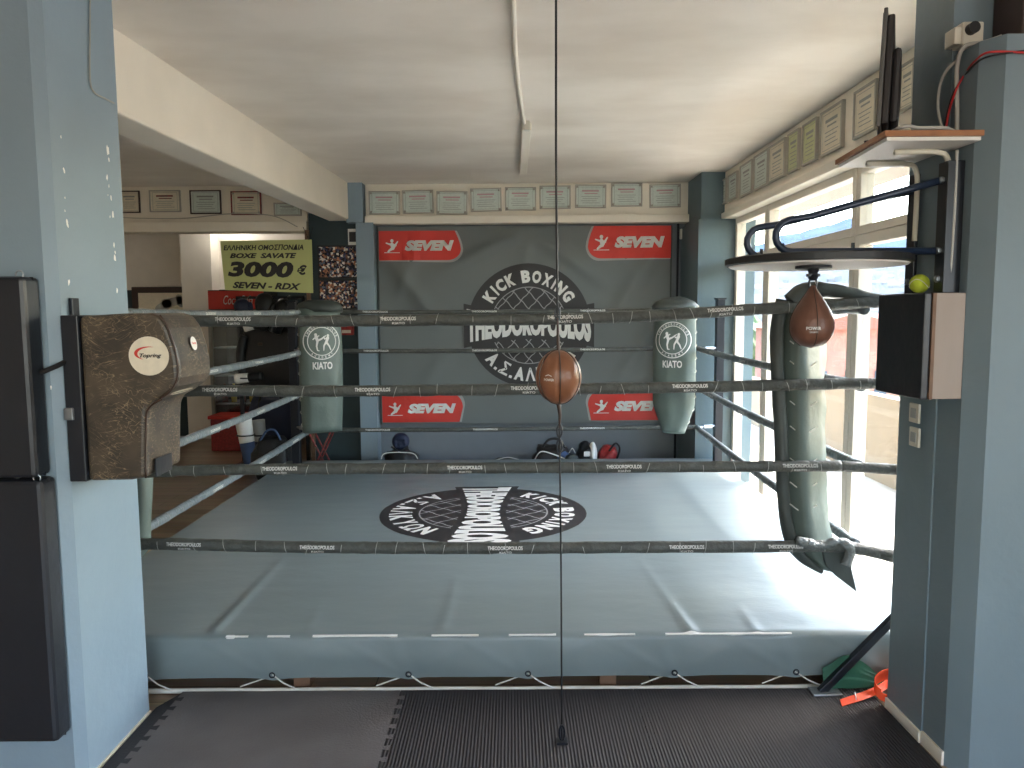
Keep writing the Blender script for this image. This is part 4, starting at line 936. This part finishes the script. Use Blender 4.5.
# ------------------------------------------------------------------ pillar top: outlet and cables
p0 = PY(966, 36, 2.64)
OU = thing('power_outlet', 'cream power outlet box with a black plug high on the right pillar', 'outlet', (p0.x, 2.66, p0.z-.07))
p1 = PY(953, 24, 2.62); p2 = PY(979, 47, 2.62)
obj('housing', bx((p1.x+.02, 2.595, p2.z), (p2.x, 2.6595, p1.z)), 'plastic', OU, bevel=.006); obj('plug', cyl(B(), (p1.x+.045, 2.57, (p1.z+p2.z)/2+.01), (p1.x+.045, 2.595, (p1.z+p2.z)/2+.01), .019, 16), 'black', OU)
obj('face_plate', bx((p1.x-.004, 2.60, p2.z+.004), (p1.x+.0195, 2.659, p1.z-.016)), 'plastic', OU, bevel=.003)
def cable(pts, r, mt, label, plane=None):
    tag(obj('power_cable', tube(B(), smooth_path(pts, 7), r, 8), mt, smooth=True), label, 'cable')
q = lambda x, y, d: PY(x, y, d)
cable([Vector((1.485, 2.63, 2.19)) if False else PX(957, 131, 1.50), PX(957, 100, 1.50), PX(957, 68, 1.50), PY(964, 47, 2.58), PY(985, 42, 2.58), PY(1008, 34, 2.62)], .007, 'wire_grey', 'thick pale cable curving up the right pillar beside the red wires')
cable([PX(942, 128, 1.485), PX(938, 108, 1.485), PX(940, 85, 1.485), PX(947, 70, 1.485), PY(960, 58, 2.60)], .005, 'wire_grey', 'thin pale cable looping left of the thick one on the right pillar')
cable([PX(946, 128, 1.49), PX(950, 108, 1.49), PX(957, 88, 1.49), PY(965, 74, 2.60), PY(974, 62, 2.52), PY(990, 52, 2.44), PY(1030, 53, 2.44)], .0035, 'wire_red', 'red wires draped across the top of the near right pillar')
cable([PX(944, 128, 1.492), PX(949, 106, 1.492), PX(955, 90, 1.492), PY(964, 77, 2.60), PY(974, 65, 2.52), PY(990, 56, 2.44), PY(1030, 50, 2.44)], .003, 'black', 'black wire twisted with the red wires on the right pillar')
cable([PZ(893, 131, zS+.01), PZ(905, 126, zS+.014), PZ(920, 128, zS+.014), PZ(945, 128, zS+.012), PZ(956, 133, zS+.008)], .006, 'wire_grey', 'white cable lying along the television shelf')
cable([PX(957, 150, 1.49), PX(955, 200, 1.49), PX(952, 250, 1.488), PX(949, 290, 1.488)], .005, 'wire_grey', 'pale vertical cable from the shelf down to the wall target')
p1 = PY(1008, -10, 2.58); p2 = PY(1040, 38, 2.58)
WB = thing('wooden_cabinet', 'dark brown wooden box on top of the near right pillar at the corner', 'box', (p1.x, 2.55, 2.47)); obj('body', bx((p1.x, 2.5, 2.472), (p1.x+.3, 2.655, 2.80)), 'frame_dark', WB, bevel=.006); obj('lid', bx((p1.x-.008, 2.494, 2.801), (p1.x+.308, 2.658, 2.82)), 'frame_dark', WB, bevel=.003)
# ------------------------------------------------------------------ uppercut pad on the left pillar
UP = thing('uppercut_pad', 'scratched brown uppercut pad mounted on the side of the left pillar', 'uppercut pad', (-1.46, 2.6, 1.05))
Yn, Yd = 2.455, .27
pr_px = [(88, 316), (120, 313.5), (150, 313), (160, 316), (168, 328), (174, 345), (178, 362), (179, 378), (175, 387), (163, 396), (152, 402), (147, 409), (146, 425), (146, 455), (146, 478), (130, 480.5), (88, 481.5)]
prof = [PY(x, y, Yn) for x, y in pr_px]; xw = -1.412
prof[0].x = xw; prof[-1].x = xw
bm = B(); prism(bm, prof, (0, Yd, 0))
body = obj('padding', bm, 'scratched', UP, bevel=.016, seg=3)
for p_ in body.data.polygons: p_.use_smooth = False
obj('backing_board', bx((-1.4695, 2.45, prof[-1].z-.0), (-1.413, 2.45+.33, prof[0].z+.003)), 'black_vinyl', UP, bevel=.004)
for z in (prof[0].z-.32,):
    br2 = bx((-1.4685, 2.437, z-.02), (-1.44, 2.449, z+.02)); obj('bracket', br2, 'steel', UP, bevel=.002)
obj('bracket', bx((-1.467, 2.50, prof[0].z-.02), (-1.455, 2.54, prof[0].z+.06)), 'steel_dark', UP, bevel=.002)
lc = PY(149, 356, Yn)
lb_ = disc(.066, 40, 2); o1 = obj('label_disc', remap(lb_, lambda u, v: (lc.x+u, Yn-.0012, lc.z+v*.97)), 'paper_warm', UP, recalc=False)
sw_ = B()
for k in range(14):
    a = math.radians(75+165*k/14); b = math.radians(75+165*(k+1)/14); w0 = .0045*math.sin(PI*k/14)+.0006; w1 = .0045*math.sin(PI*(k+1)/14)+.0006
    sw_.faces.new([sw_.verts.new((r_*1.15*math.cos(t), r_*.55*math.sin(t)+.008, 0)) for r_, t in ((.040-w0, a), (.040-w1, b), (.040+w1, b), (.040+w0, a))])
obj('swoosh', remap(sw_, lambda u, v: (lc.x+.004+u, Yn-.0022, lc.z+v)), 'red', UP, recalc=False)
obj('lettering', remap(text_bm('Topring', .072, .017, shear=.3, bold=.03, cx=.006), lambda u, v: (lc.x+u, Yn-.0026, lc.z+v)), 'logo_dark', UP, recalc=False)
# small disc on the outer curved face, oval on the sloping chin
def face_frame(i, j, ty):
    a = prof[i]; b = prof[j]; t = (b-a).normalized(); nn = Vector((-t.z, 0, t.x)); c_ = (a+b)/2
    if nn.x < 0: nn = -nn
    return Vector((c_.x, Yn+ty, c_.z)), t, nn
c_, t, nn = face_frame(4, 7, .14); nn = Vector((abs(nn.x), 0, abs(nn.z)*.4)).normalized()
mid = prof[5]; c_ = Vector((mid.x+.004, Yn+.14, mid.z)); t = (prof[6]-prof[5]).normalized(); nn = Vector((-t.z, 0, t.x)); nn = nn if nn.x > 0 else -nn
def fd(u, v, l): return c_+Vector((0, 1, 0))*u-t*v+nn*(.001*l+.001)
obj('label_disc', remap(disc(.024, 28, 2), lambda u, v: fd(u, v, 1)), 'white', UP, recalc=False); obj('lettering', remap(text_bm('Topring', .034, .010, shear=.3, bold=.03), lambda u, v: fd(u, v, 2)), 'red', UP, recalc=False)
a_, b_ = prof[8], prof[10]; cc = (a_+b_)/2; t2 = (b_-a_).normalized(); n2 = Vector((t2.z*-1, 0, t2.x)); n2 = n2 if n2.z < 0 else -n2
obj('label_oval', remap(disc(1, 32, 2), lambda u, v: Vector((cc.x, Yn+.135, cc.z))+Vector((0, 1, 0))*(u*.085)+t2*(v*.016)+n2*.003), 'paper_warm', UP, recalc=False)
# seams
for pth in ([(146, 478), (146, 425), (149, 408), (162, 399)], [(160, 315), (168, 328), (175, 350), (178, 372), (172, 389), (160, 399)]):
    obj('piping', tube(B(), smooth_path([PY(x, y, Yn+.004) for x, y in pth], 5), .0035, 6), 'leather_dark', UP, smooth=True)
pp = PY(165, 458, Yn+.12); obj('patch', bx((prof[12].x-.001, Yn+.05, pp.z-.05), (prof[12].x+.0025, Yn+.17, pp.z+.01)), 'black_vinyl', UP)
# ------------------------------------------------------------------ wall pads on the front of the left pillar
def wallpad(z0, z1, xr_, lb):
    t = thing('wall_pad', lb, 'wall pad', (-1.9, 2.40, z0), group=None)
    bm = B(); NU, NV = 26, 26
    def f(u, v):
        x = -2.5+(xr_+2.5)*u; z = z0+(z1-z0)*v; e_ = min(1, min(u*30, (1-u)*9, v*11, (1-v)*11)); pf = math.sqrt(max(0, 1-(1-e_)**2))
        return (x, 2.425-.03-.045*pf+.006*noise.noise(Vector((x*5, z*4, z0))), z)
    grid(bm, NU, NV, f)
    obj('cushion', bm, 'black_vinyl', t, smooth=True)
    bk = bx((-2.5, 2.345, z0), (xr_+.0, 2.4285, z1)); obj('backing', bk, 'black_vinyl', t, bevel=.014)
    for x, z in ((xr_-.07, z0+.01), (xr_-.02, z1+.006)):
        rg = B(); tube(rg, [(x+.012*math.cos(q), 2.36, z+.012*math.sin(q)) for q in [2*PI*k/12 for k in range(12)]], .0025, 5, closed=True); obj('ring', rg, 'steel', t)
z_t = PY(30, 276, 2.34).z; z_m = PY(40, 480, 2.34).z; z_b = PY(60, 744, 2.34).z
wallpad(z_m+.004, z_t, -1.513, 'upper black vinyl wall pad on the front of the left pillar')
wallpad(z_b, z_m-.004, -1.50, 'lower black vinyl wall pad on the front of the left pillar')
st = B(); A = PY(50, 373, 2.40); tube(st, [Vector((-1.515, 2.40, A.z)), Vector((-1.475, 2.425, A.z+.02)), Vector((-1.462, 2.46, A.z+.035))], .009, 6)
tag(obj('strap', st, 'black'), 'short black strap joining the upper wall pad to the uppercut pad', 'strap')
# ------------------------------------------------------------------ left bay: board, photos, rear-room things
YBo = 7.455
T_ = thing('sign_board', 'yellow green prize board reading 3000 euro hanging in the left bay', 'sign', PY(268, 290, YBo))
cor = [PY(220, 241, YBo), PY(311.5, 239.5, YBo), PY(313, 293, YBo), PY(225, 290, YBo)]
bm = B(); prism(bm, cor, (0, .012, 0)); obj('panel', bm, 'board', T_)
def bq(u, v, l=1):  # u 0..1 from left, v 0..1 from bottom
    a = cor[3].lerp(cor[2], u); b = cor[0].lerp(cor[1], u); p = a.lerp(b, v); return Vector((p.x, p.y-.002*l, p.z))
for s, w_, h_, cx, cy, sh in (('EΛΛHNIKH OMOΣΠONΔIA', .88, .11, .47, .86, .25), ('BOXE  SAVATE', .74, .10, .46, .70, .3), ('3000', .74, .31, .42, .43, .2), ('€', .11, .19, .885, .43, .2), ('SEVEN - RDX', .78, .13, .48, .11, .35)):
    obj('lettering', remap(text_bm(s, w_, h_, shear=sh, bold=.05 if h_ > .2 else (.045 if h_ != .11 else .03), cx=cx, cy=cy), lambda u, v: bq(u, v)), 'logo_dark', T_, recalc=False)
for (x0, y0, x1, y1) in ((303, 228, 309, 240), (313, 228, 309, 240)):
    obj('hanging_cord', tube(B(), [PY(x0, y0-1, YBo-.01), PY(x1, y1, YBo-.005)], .003, 5), 'black', T_)
def collage(x0, y0, x1, y1, lb):
    a = PY(x0, y0, 7.515); b = PY(x1, y1, 7.515); t = thing('photo_collage', lb, 'photo collage', (a.x, 7.515, b.z))
    obj('board', bx((a.x-.015, 7.508, b.z-.015), (b.x+.015, 7.5195, a.z+.015)), 'black', t); obj('photos', bx((a.x, 7.504, b.z), (b.x, 7.5075, a.z)), 'collage', t)
collage(319, 247, 361, 277, 'upper collage of small photographs beside the slim column'); collage(320, 281, 361, 308, 'lower collage of small photographs beside the slim column')
a = PY(348, 229, 7.51); b = PY(360, 245, 7.51)
T_ = thing('small_picture', 'small framed black and white picture above the collages', 'picture', (a.x, 7.51, b.z)); obj('frame', bx((a.x, 7.50, b.z), (b.x, 7.519, a.z)), 'white', T_); obj('picture', bx((a.x+.012, 7.496, b.z+.03), (b.x-.012, 7.4995, a.z-.03)), 'tv_back', T_)
a = PY(341, 324, 7.51); b = PY(354, 335, 7.51)
T_ = thing('photo_card', 'small red photo card below the collages', 'picture', (a.x, 7.51, b.z)); obj('card', bx((a.x, 7.505, b.z), (b.x, 7.5195, a.z)), 'photo_red', T_); obj('caption', bx((a.x+.01, 7.502, b.z+.02), (b.x-.03, 7.5045, b.z+.05)), 'paper_warm', T_)
# picture frame leaning on the dark wall
YR = 9.90
a = PY(131, 287, YR); b = PY(191, 345, YR)
T_ = thing('picture_frame', 'dark red framed picture of a fist in the rear room', 'picture', (a.x, YR, b.z)); obj('frame', bx((a.x, YR, b.z), (b.x, YR+.05, a.z)), 'frame_dark', T_, bevel=.01); a2 = PY(138, 293, YR-.01); b2_ = PY(187, 338, YR-.01); obj('picture', bx((a2.x, YR-.01, b2_.z), (b2_.x, YR-.001, a2.z)), 'paper_warm', T_)
fb = limbs(B(), [(.0, .0, .18, .04, .06, .05), (-.08, -.08, .02, .0, .07, .06), (.17, .08, .2, .0, .04, .05)]); pf = PY(166, 302, YR-.012); obj('fist_drawing', remap(fb, lambda u, v: (pf.x+u, YR-.014, pf.z+v-.02)), 'edge_grey', T_, recalc=False)
# drinks cooler
YC = 9.2
x0 = PY(205, 300, YC).x; x1 = PY(262, 300, YC).x; zt_ = PY(205, 290, YC).z; zh = PY(205, 310, YC).z
T_ = thing('drinks_cooler', 'black glass-door drinks cooler with red header in the rear room', 'cooler', ((x0+x1)/2, YC+.3, 0))
cb = bx((x0, YC+.1, 0), (x0+.03, YC+.6, zt_)); box(cb, (x1-.03, YC+.1, 0), (x1, YC+.6, zt_)); box(cb, (x0+.03, YC+.56, 0), (x1-.03, YC+.6, zt_)); box(cb, (x0+.03, YC+.1, 0), (x1-.03, YC+.56, .2)); box(cb, (x0+.03, YC+.1, zh), (x1-.03, YC+.56, zt_))
obj('cabinet', cb, 'black', T_); obj('header', bx((x0+.01, YC+.07, zh+.01), (x1-.01, YC+.099, zt_-.01)), 'red', T_)
obj('lettering', remap(text_bm('Coca-Cola', .36, .11, shear=.35, bold=.0), lambda u, v: ((x0+x1)/2+.03+u, YC+.066, (zt_+zh)/2+v)), 'logo_white', T_, recalc=False)
df = bx((x0+.0, YC+.06, .2), (x0+.04, YC+.099, zh)); box(df, (x1-.04, YC+.06, .2), (x1, YC+.099, zh)); box(df, (x0+.04, YC+.06, .2), (x1-.04, YC+.099, .25)); box(df, (x0+.04, YC+.06, zh-.05), (x1-.04, YC+.099, zh)); dd = obj('door', df, 'print_grey', T_)
obj('door_glass', bx((x0+.04, YC+.075, .25), (x1-.04, YC+.08, zh-.05)), 'glass', dd)
for k in range(3): obj('shelf', bx((x0+.03, YC+.12, .5+.35*k), (x1-.03, YC+.55, .515+.35*k)), 'steel', T_)
for k in range(5):
    xx = x0+.1+k*.115; bm = lathe(B(), [(0, 0), (.035, 0), (.035, .15), (.014, .2), (.014, .235), (0, .235)], (xx, YC+.25, .516), 12)
    bt = thing('bottle', 'small drink bottle on the lower shelf inside the drinks cooler', 'bottle', (xx, YC+.25, .516), group='bottles in the drinks cooler'); obj('body', bm, 'yellow' if k % 2 else 'print_red', bt, smooth=True)
    bt['label'] = ('yellow' if k % 2 else 'dark red')+' drink bottle on the lowest shelf inside the drinks cooler'
# red chest on the floor
a = PY(213, 418, 8.9); b = PY(275, 446, 8.9)
T_ = thing('storage_box', 'red storage box on the rear room floor', 'box', ((a.x+b.x)/2, 9.0, 0)); zt2 = PY(213, 416, 8.8).z
obj('body', bx((a.x, 8.8, 0), (b.x, 9.15, zt2-.04)), 'photo_red', T_, bevel=.02); obj('lid', bx((a.x-.02, 8.78, zt2-.04), (b.x+.02, 9.17, zt2)), 'red', T_, bevel=.01)
# steel gear rack
YG = 7.95
xa = PY(236, 330, YG).x; xb = PY(302, 330, YG).x
T_ = thing('gear_rack', 'dark steel rack with training gear hung on it in the rear room', 'rack', ((xa+xb)/2, YG+.1, 0))
for x in (xa, xb): obj('upright', bx((x-.018, YG+.08, 0), (x+.018, YG+.116, 1.80)), 'steel_dark', T_)
for z in (1.78, 1.10): obj('rail', bx((xa-.018, YG+.08, z), (xb+.018, YG+.116, z+.03)), 'steel_dark', T_)
for x in (xa, xb): obj('foot', bx((x-.02, YG-.12, 0), (x+.02, YG+.3, .035)), 'steel_dark', T_)
# jacket
def softbag(name, cat, lb, c_, sx, sy, sz, mt, seed, parts=()):
    t = thing(name, lb, cat, (c_[0], c_[1], c_[2]-sz))
    bm = B(); bmesh.ops.create_icosphere(bm, subdivisions=4, radius=1)
    for v in bm.verts:
        p = v.co.copy(); s_ = 1+.22*noise.noise(p*1.6+Vector((seed, 0, 0)))+.08*noise.noise(p*5+Vector((0, seed, 0)))
        q_ = Vector((math.copysign(abs(p.x)**.75, p.x), math.copysign(abs(p.y)**.8, p.y), math.copysign(abs(p.z)**.75, p.z)))*s_
        v.co = Vector((c_[0]+q_.x*sx, c_[1]+q_.y*sy, max(c_[2]+q_.z*sz, c_[2]-sz)))
    o = obj('body', bm, mt, t, smooth=True)
    for nm, kind_, dat, m2 in parts:
        if kind_ == 'tube': obj(nm, tube(B(), smooth_path([Vector(c_)+Vector(p) for p in dat[0]], 6), dat[1], 8), m2, t, smooth=True)
        elif kind_ == 'box': obj(nm, bx(Vector(c_)+Vector(dat[0]), Vector(c_)+Vector(dat[1])), m2, t, bevel=.006)
        elif kind_ == 'ball':
            b_ = B(); bmesh.ops.create_icosphere(b_, subdivisions=3, radius=1); b_.transform(Matrix.Translation(Vector(c_)+Vector(dat[0])) @ Matrix.Diagonal((*dat[1], 1))); obj(nm, b_, m2, t, smooth=True)
    return t
def hung(px, py, D_, wpx, hpx, **k):
    p = PY(px, py, D_); return (p.x, D_, p.z), wpx/750*D_/2, .07, hpx/750*D_/2
c_, sx, sy, sz = hung(268, 355, 7.86, 60, 74)
softbag('training_jacket', 'jacket', 'black training jacket hanging on the gear rack', (c_[0], 7.94, c_[2]), sx, .055, sz, 'black', 3, [('sleeve', 'tube', ([(-.26, -.02, .2), (-.31, -.03, 0), (-.29, -.02, -.24)], .05), 'black'), ('sleeve', 'tube', ([(.24, -.02, .2), (.30, -.03, 0), (.28, -.02, -.24)], .05), 'black'), ('badge', 'box', ((-.10, -.1, .10), (-.05, -.085, .13)), 'leather_dark')])
def glove(px, py, D_, s, rot, mt, cuff, lb):
    t = thing('boxing_glove', lb, 'boxing glove', PY(px, py, D_), group='gloves and guards on the gear rack')
    c0 = PY(px, py, D_); Rm = Matrix.Translation(c0) @ Matrix.Rotation(rot, 4, 'Y') @ Matrix.Scale(s, 4)
    b1 = B(); bmesh.ops.create_icosphere(b1, subdivisions=3, radius=1)
    for v in b1.verts:
        p = v.co; v.co = Vector((p.x*.075*(1+.25*p.z), p.y*.06, p.z*.10))
    b1.transform(Rm); obj('fist', b1, mt, t, smooth=True)
    b2 = B(); bmesh.ops.create_icosphere(b2, subdivisions=3, radius=1); b2.transform(Rm @ Matrix.Translation((.068, -.01, -.02)) @ Matrix.Rotation(.35, 4, 'Y') @ Matrix.Diagonal((.028, .03, .065, 1))); obj('thumb', b2, mt, t, smooth=True)
    b3 = lathe(B(), [(0, 0), (.05, 0), (.058, -.02), (.055, -.13), (.045, -.135), (0, -.13)], (0, 0, -.075), 18, 1, .8); b3.transform(Rm); obj('cuff', b3, cuff, t, smooth=True)
    obj('hanging_cord', tube(B(), [c0+Vector((0, .03, .06*s)), Vector((c0.x, YG+.06, 1.815)), Vector((c0.x, YG+.10, 1.812))], .004, 5), 'black', t)
glove(264, 305, 7.77, 1.25, .2, 'black', 'black', 'black boxing glove at the top of the gear rack')
glove(243, 309, 7.80, 1.1, -.3, 'shoe_navy', 'white', 'dark blue boxing glove with white cuff hanging left on the rack')
glove(283, 310, 7.79, 1.2, .4, 'black', 'steel_dark', 'black boxing glove hanging right on the rack')
glove(299, 352, 7.74, 1.05, -.45, 'black', 'white', 'black glove with pale cuff hanging near the left corner pad')
def shin(px0, py0, px1, py1, D_, w_, mts, lb):
    a = PY(px0, py0, D_); b = PY(px1, py1, D_); t = thing('shin_guard', lb, 'shin guard', b, group='gloves and guards on the gear rack')
    for k in range(len(mts)):
        u0, u1 = k/len(mts), (k+1)/len(mts); p_ = [a.lerp(b, u0+(u1-u0)*q/6) for q in range(7)]
        obj('shell' if k == 0 else 'foot_cover', tube(B(), p_, [w_*(1-.25*(u0+(u1-u0)*q/6)) for q in range(7)], 14), mts[k], t, smooth=True)
    c1 = a+Vector((0, 0, w_*.3)); obj('hanging_cord', tube(B(), [c1, Vector((c1.x, YG+.07, max(1.131, a.z+.3) if a.z > 1.1 else 1.131)), Vector((c1.x, YG+.10, max(1.131, a.z+.3) if a.z > 1.1 else 1.131))], .004, 5), 'black', t)
    c0 = a.lerp(b, .35); obj('strap', tube(B(), [c0+Vector((w_*1.03*math.cos(q), w_*1.03*math.sin(q), 0)) for q in [2*PI*k/16 for k in range(16)]], .008, 6, closed=True), 'black', t)
shin(236, 379, 262, 376, 7.72, .055, ['white', 'black'], 'white shin guard lying level across the gear rack')
shin(243, 418, 251, 466, 7.6, .085, ['white', 'denim'], 'white and blue shin guard hanging low on the rack')
shin(258, 420, 263, 462, 7.85, .07, ['edge_grey', 'shoe_navy'], 'grey and navy shin guard hanging low on the rack')
c_, sx, sy, sz = hung(270, 410, 8.2, 60, 60); softbag('gear_bag', 'bag', 'dark navy bag on the rear room floor behind the rack', (c_[0], 8.3, .36), .30, .15, .36, 'shoe_navy', 8, [('handle', 'tube', ([(-.12, -.1, .3), (-.05, -.12, .42), (.08, -.12, .42), (.14, -.1, .3)], .012), 'black')])
c_, sx, sy, sz = hung(300, 455, 7.0, 40, 40); softbag('kit_bag', 'bag', 'black kit bag on the floor behind the left corner pad', (-2.33, 7.2, .22), .18, .12, .22, 'black', 5, [('handle', 'tube', ([(-.1, -.05, .18), (-.03, -.06, .28), (.05, -.06, .28), (.1, -.05, .18)], .01), 'denim')])
# chair-like black stand at the left of the back wall
a = PY(322, 445, 7.3); T_ = thing('folding_stool', 'dark folding stool with a red cross frame behind the left corner pad', 'stool', (a.x, 7.3, 0))
obj('seat', bx((a.x-.13, 7.2, .50), (a.x+.13, 7.42, .53)), 'black', T_, bevel=.006)
for s in (-1, 1):
    for y in (7.22, 7.40): obj('leg', cyl(B(), (a.x-.12*s, y, 0), (a.x+.12*s, y, .5), .009, 8), 'print_red', T_)
# shoe on the floor left of the canvas
p = PZ(240, 480, .27)
T_ = thing('shoe', 'dark navy training shoe on the floor beside the ring canvas', 'shoe', (-2.28, 5.9, 0)); p = Vector((-2.27, 5.85, .0))
sh = B(); bmesh.ops.create_icosphere(sh, subdivisions=3, radius=1)
for v in sh.verts:
    q_ = v.co.copy(); v.co = p+Vector((q_.x*.14, q_.y*.05, .02+max(0, q_.z)*(.035+.05*max(0, -q_.x+.2))+min(0, q_.z)*.0))
obj('upper', sh, 'shoe_navy', T_, smooth=True); so = B(); prism(so, [(p.x+.145*math.cos(a)*(1), p.y+.052*math.sin(a), 0) for a in [2*PI*k/24 for k in range(24)]], (0, 0, .022)); obj('sole', so, 'white', T_); obj('laces', tube(B(), [p+Vector((.02+.02*k, .025*(-1)**k, .058-.004*k)) for k in range(4)], .003, 5), 'white', T_)
# ------------------------------------------------------------------ bags along the back wall, seen over the canvas edge
def pb(px, ytop, wpx, D_=7.25):
    p = PY(px, ytop, D_); return p.x, p.z, wpx/750*D_/2
x, zt3, hw = pb(401, 439, 22); softbag('gym_bag', 'bag', 'black gym bag with pale piping at the left end of the back wall', (x, 7.25, (zt3-.10)/2), hw*1.6, .14, (zt3-.10)/2, 'black', 1, [('piping', 'tube', ([(-.17, -.15, .08), (-.12, -.17, .14), (.12, -.17, .14), (.18, -.15, .08)], .005), 'white')])
T_ = thing('headguard', 'dark padded headguard lying on the left gym bag', 'headguard', (x, 7.25, zt3-.1)); hg = B(); bmesh.ops.create_icosphere(hg, subdivisions=4, radius=1)
for v in hg.verts:
    q_ = v.co.copy(); dent = .35 if (q_.y < -.55 and abs(q_.x) < .45 and -.5 < q_.z < .35) else 0; v.co = Vector((x, 7.23, zt3-.02))+Vector((q_.x*.085, q_.y*.09*(1-dent), q_.z*.085))
obj('shell', hg, 'shoe_navy', T_, smooth=True); obj('chin_strap', tube(B(), [(x-.08, 7.16, zt3-.06), (x, 7.13, zt3-.11), (x+.08, 7.16, zt3-.06)], .01, 6), 'black', T_)
x, zt3, hw = pb(555, 440, 40); softbag('sports_bag', 'bag', 'black and grey sports bag with white stripe in the middle of the back wall', (x-.03, 7.25, zt3/2-.02), hw*.95, .15, zt3/2-.02, 'tv_back', 2, [('stripe', 'tube', ([(-.19, -.12, -.0), (-.12, -.16, .12), (.0, -.17, .10), (.14, -.16, .04)], .006), 'white'), ('handle', 'tube', ([(-.09, -.05, .15), (-.03, -.05, .22), (.07, -.05, .22), (.12, -.05, .14)], .012), 'black'), ('side_pocket', 'ball', ((.1, -.1, .02), (.08, .06, .1)), 'denim')])
x, zt3, hw = pb(586, 442, 20); softbag('backpack', 'backpack', 'black and white backpack right of the sports bag', (x, 7.29, zt3/2-.01), .085, .12, zt3/2-.01, 'black', 4, [('white_panel', 'ball', ((.065, -.05, .06), (.045, .08, .13)), 'white'), ('emblem_patch', 'box', ((-.03, -.135, .06), (.03, -.125, .11)), 'white')])
x, zt3, hw = pb(570, 449, 14); softbag('shoe_bag', 'bag', 'small grey brown pouch leaning on the black and white backpack', (x+.0, 7.02, zt3/2), .07, .07, zt3/2, 'pad_edge', 14, [('drawstring', 'tube', ([(-.03, -.03, .15), (0, -.05, .2), (.03, -.03, .15)], .004), 'cord_white')])
x, zt3, hw = pb(606, 442, 22); softbag('drawstring_bag', 'bag', 'red drawstring bag with black strap at the right of the row', (x+.02, 7.25, zt3/2-.02), .10, .11, zt3/2-.02, 'photo_red', 6, [('strap', 'tube', ([(.06, -.08, .0), (.10, -.1, .14), (.06, -.1, .2), (.0, -.08, .12)], .010), 'black')])
x, zt3, hw = pb(508, 457, 26); softbag('towel', 'towel', 'dark folded towel on the floor left of the sports bag', (x, 7.2, zt3/2), .16, .1, zt3/2, 'black', 9, [('hem', 'tube', ([(-.12, -.08, .1), (0, -.1, .13), (.12, -.08, .1)], .004), 'white')])
# ------------------------------------------------------------------ orange strap and green cloth by the right pillar
O = thing('resistance_band', 'orange flat band coiled on the floor at the foot of the right pillar', 'band', (1.5, 3.0, 0))
def ribbon(pts, wdt, th=.003, tilt=None):
    P_ = smooth_path(pts, 8); bm = B(); pr = None
    for i, p in enumerate(P_):
        t = (P_[min(i+1, len(P_)-1)]-P_[max(i-1, 0)]).normalized(); up = Vector(tilt(i/len(P_))) if tilt else Vector((0, 0, 1)); s_ = up.normalized(); n__ = t.cross(s_).normalized()
        r_ = [bm.verts.new(p+s_*wdt/2*a+n__*th/2*b) for a, b in ((-1, -1), (1, -1), (1, 1), (-1, 1))]
        if pr:
            for k in range(4): bm.faces.new([pr[k], pr[(k+1) % 4], r_[(k+1) % 4], r_[k]])
        else: bm.faces.new(r_)
        pr = r_
    bm.faces.new(pr[::-1]); return bm
a = PZ(841, 703, .025); b = PZ(868, 694, .04); c0 = PZ(884, 686, .05)
obj('tail', ribbon([a, b, c0, c0+Vector((.06, .05, .02))], .035, tilt=lambda t: (.15, 1-.6*t, .3+.6*t)), 'orange', O, smooth=False)
cc0 = PZ(897, 692, .05)+Vector((0, .015, .005))
obj('coil', ribbon([cc0+Vector((.085*math.cos(q), .022*math.sin(q), .045*math.sin(q)+.006*q/PI)) for q in [2*PI*k/18 for k in range(30)]], .034), 'orange', O)
am = a.lerp(b, .55); obj('stitching', ribbon([am+Vector((-.008, -.02, .006)), am+Vector((.006, .022, .012))], .006), 'logo_white', O)
gc = B()
p0_ = PZ(868, 694, .0)
grid(gc, 24, 14, lambda u, v: (1.30+.45*u, 3.015+.02*v, .03+.13*v*(.6+.4*math.sin(u*7))+.012*noise.noise(Vector((u*6, v*6, 1)))))
tag(obj('cloth', gc, 'green', smooth=True), 'dark green cloth tucked between the ring skirt and the right pillar', 'cloth')
sm_ = gc = None
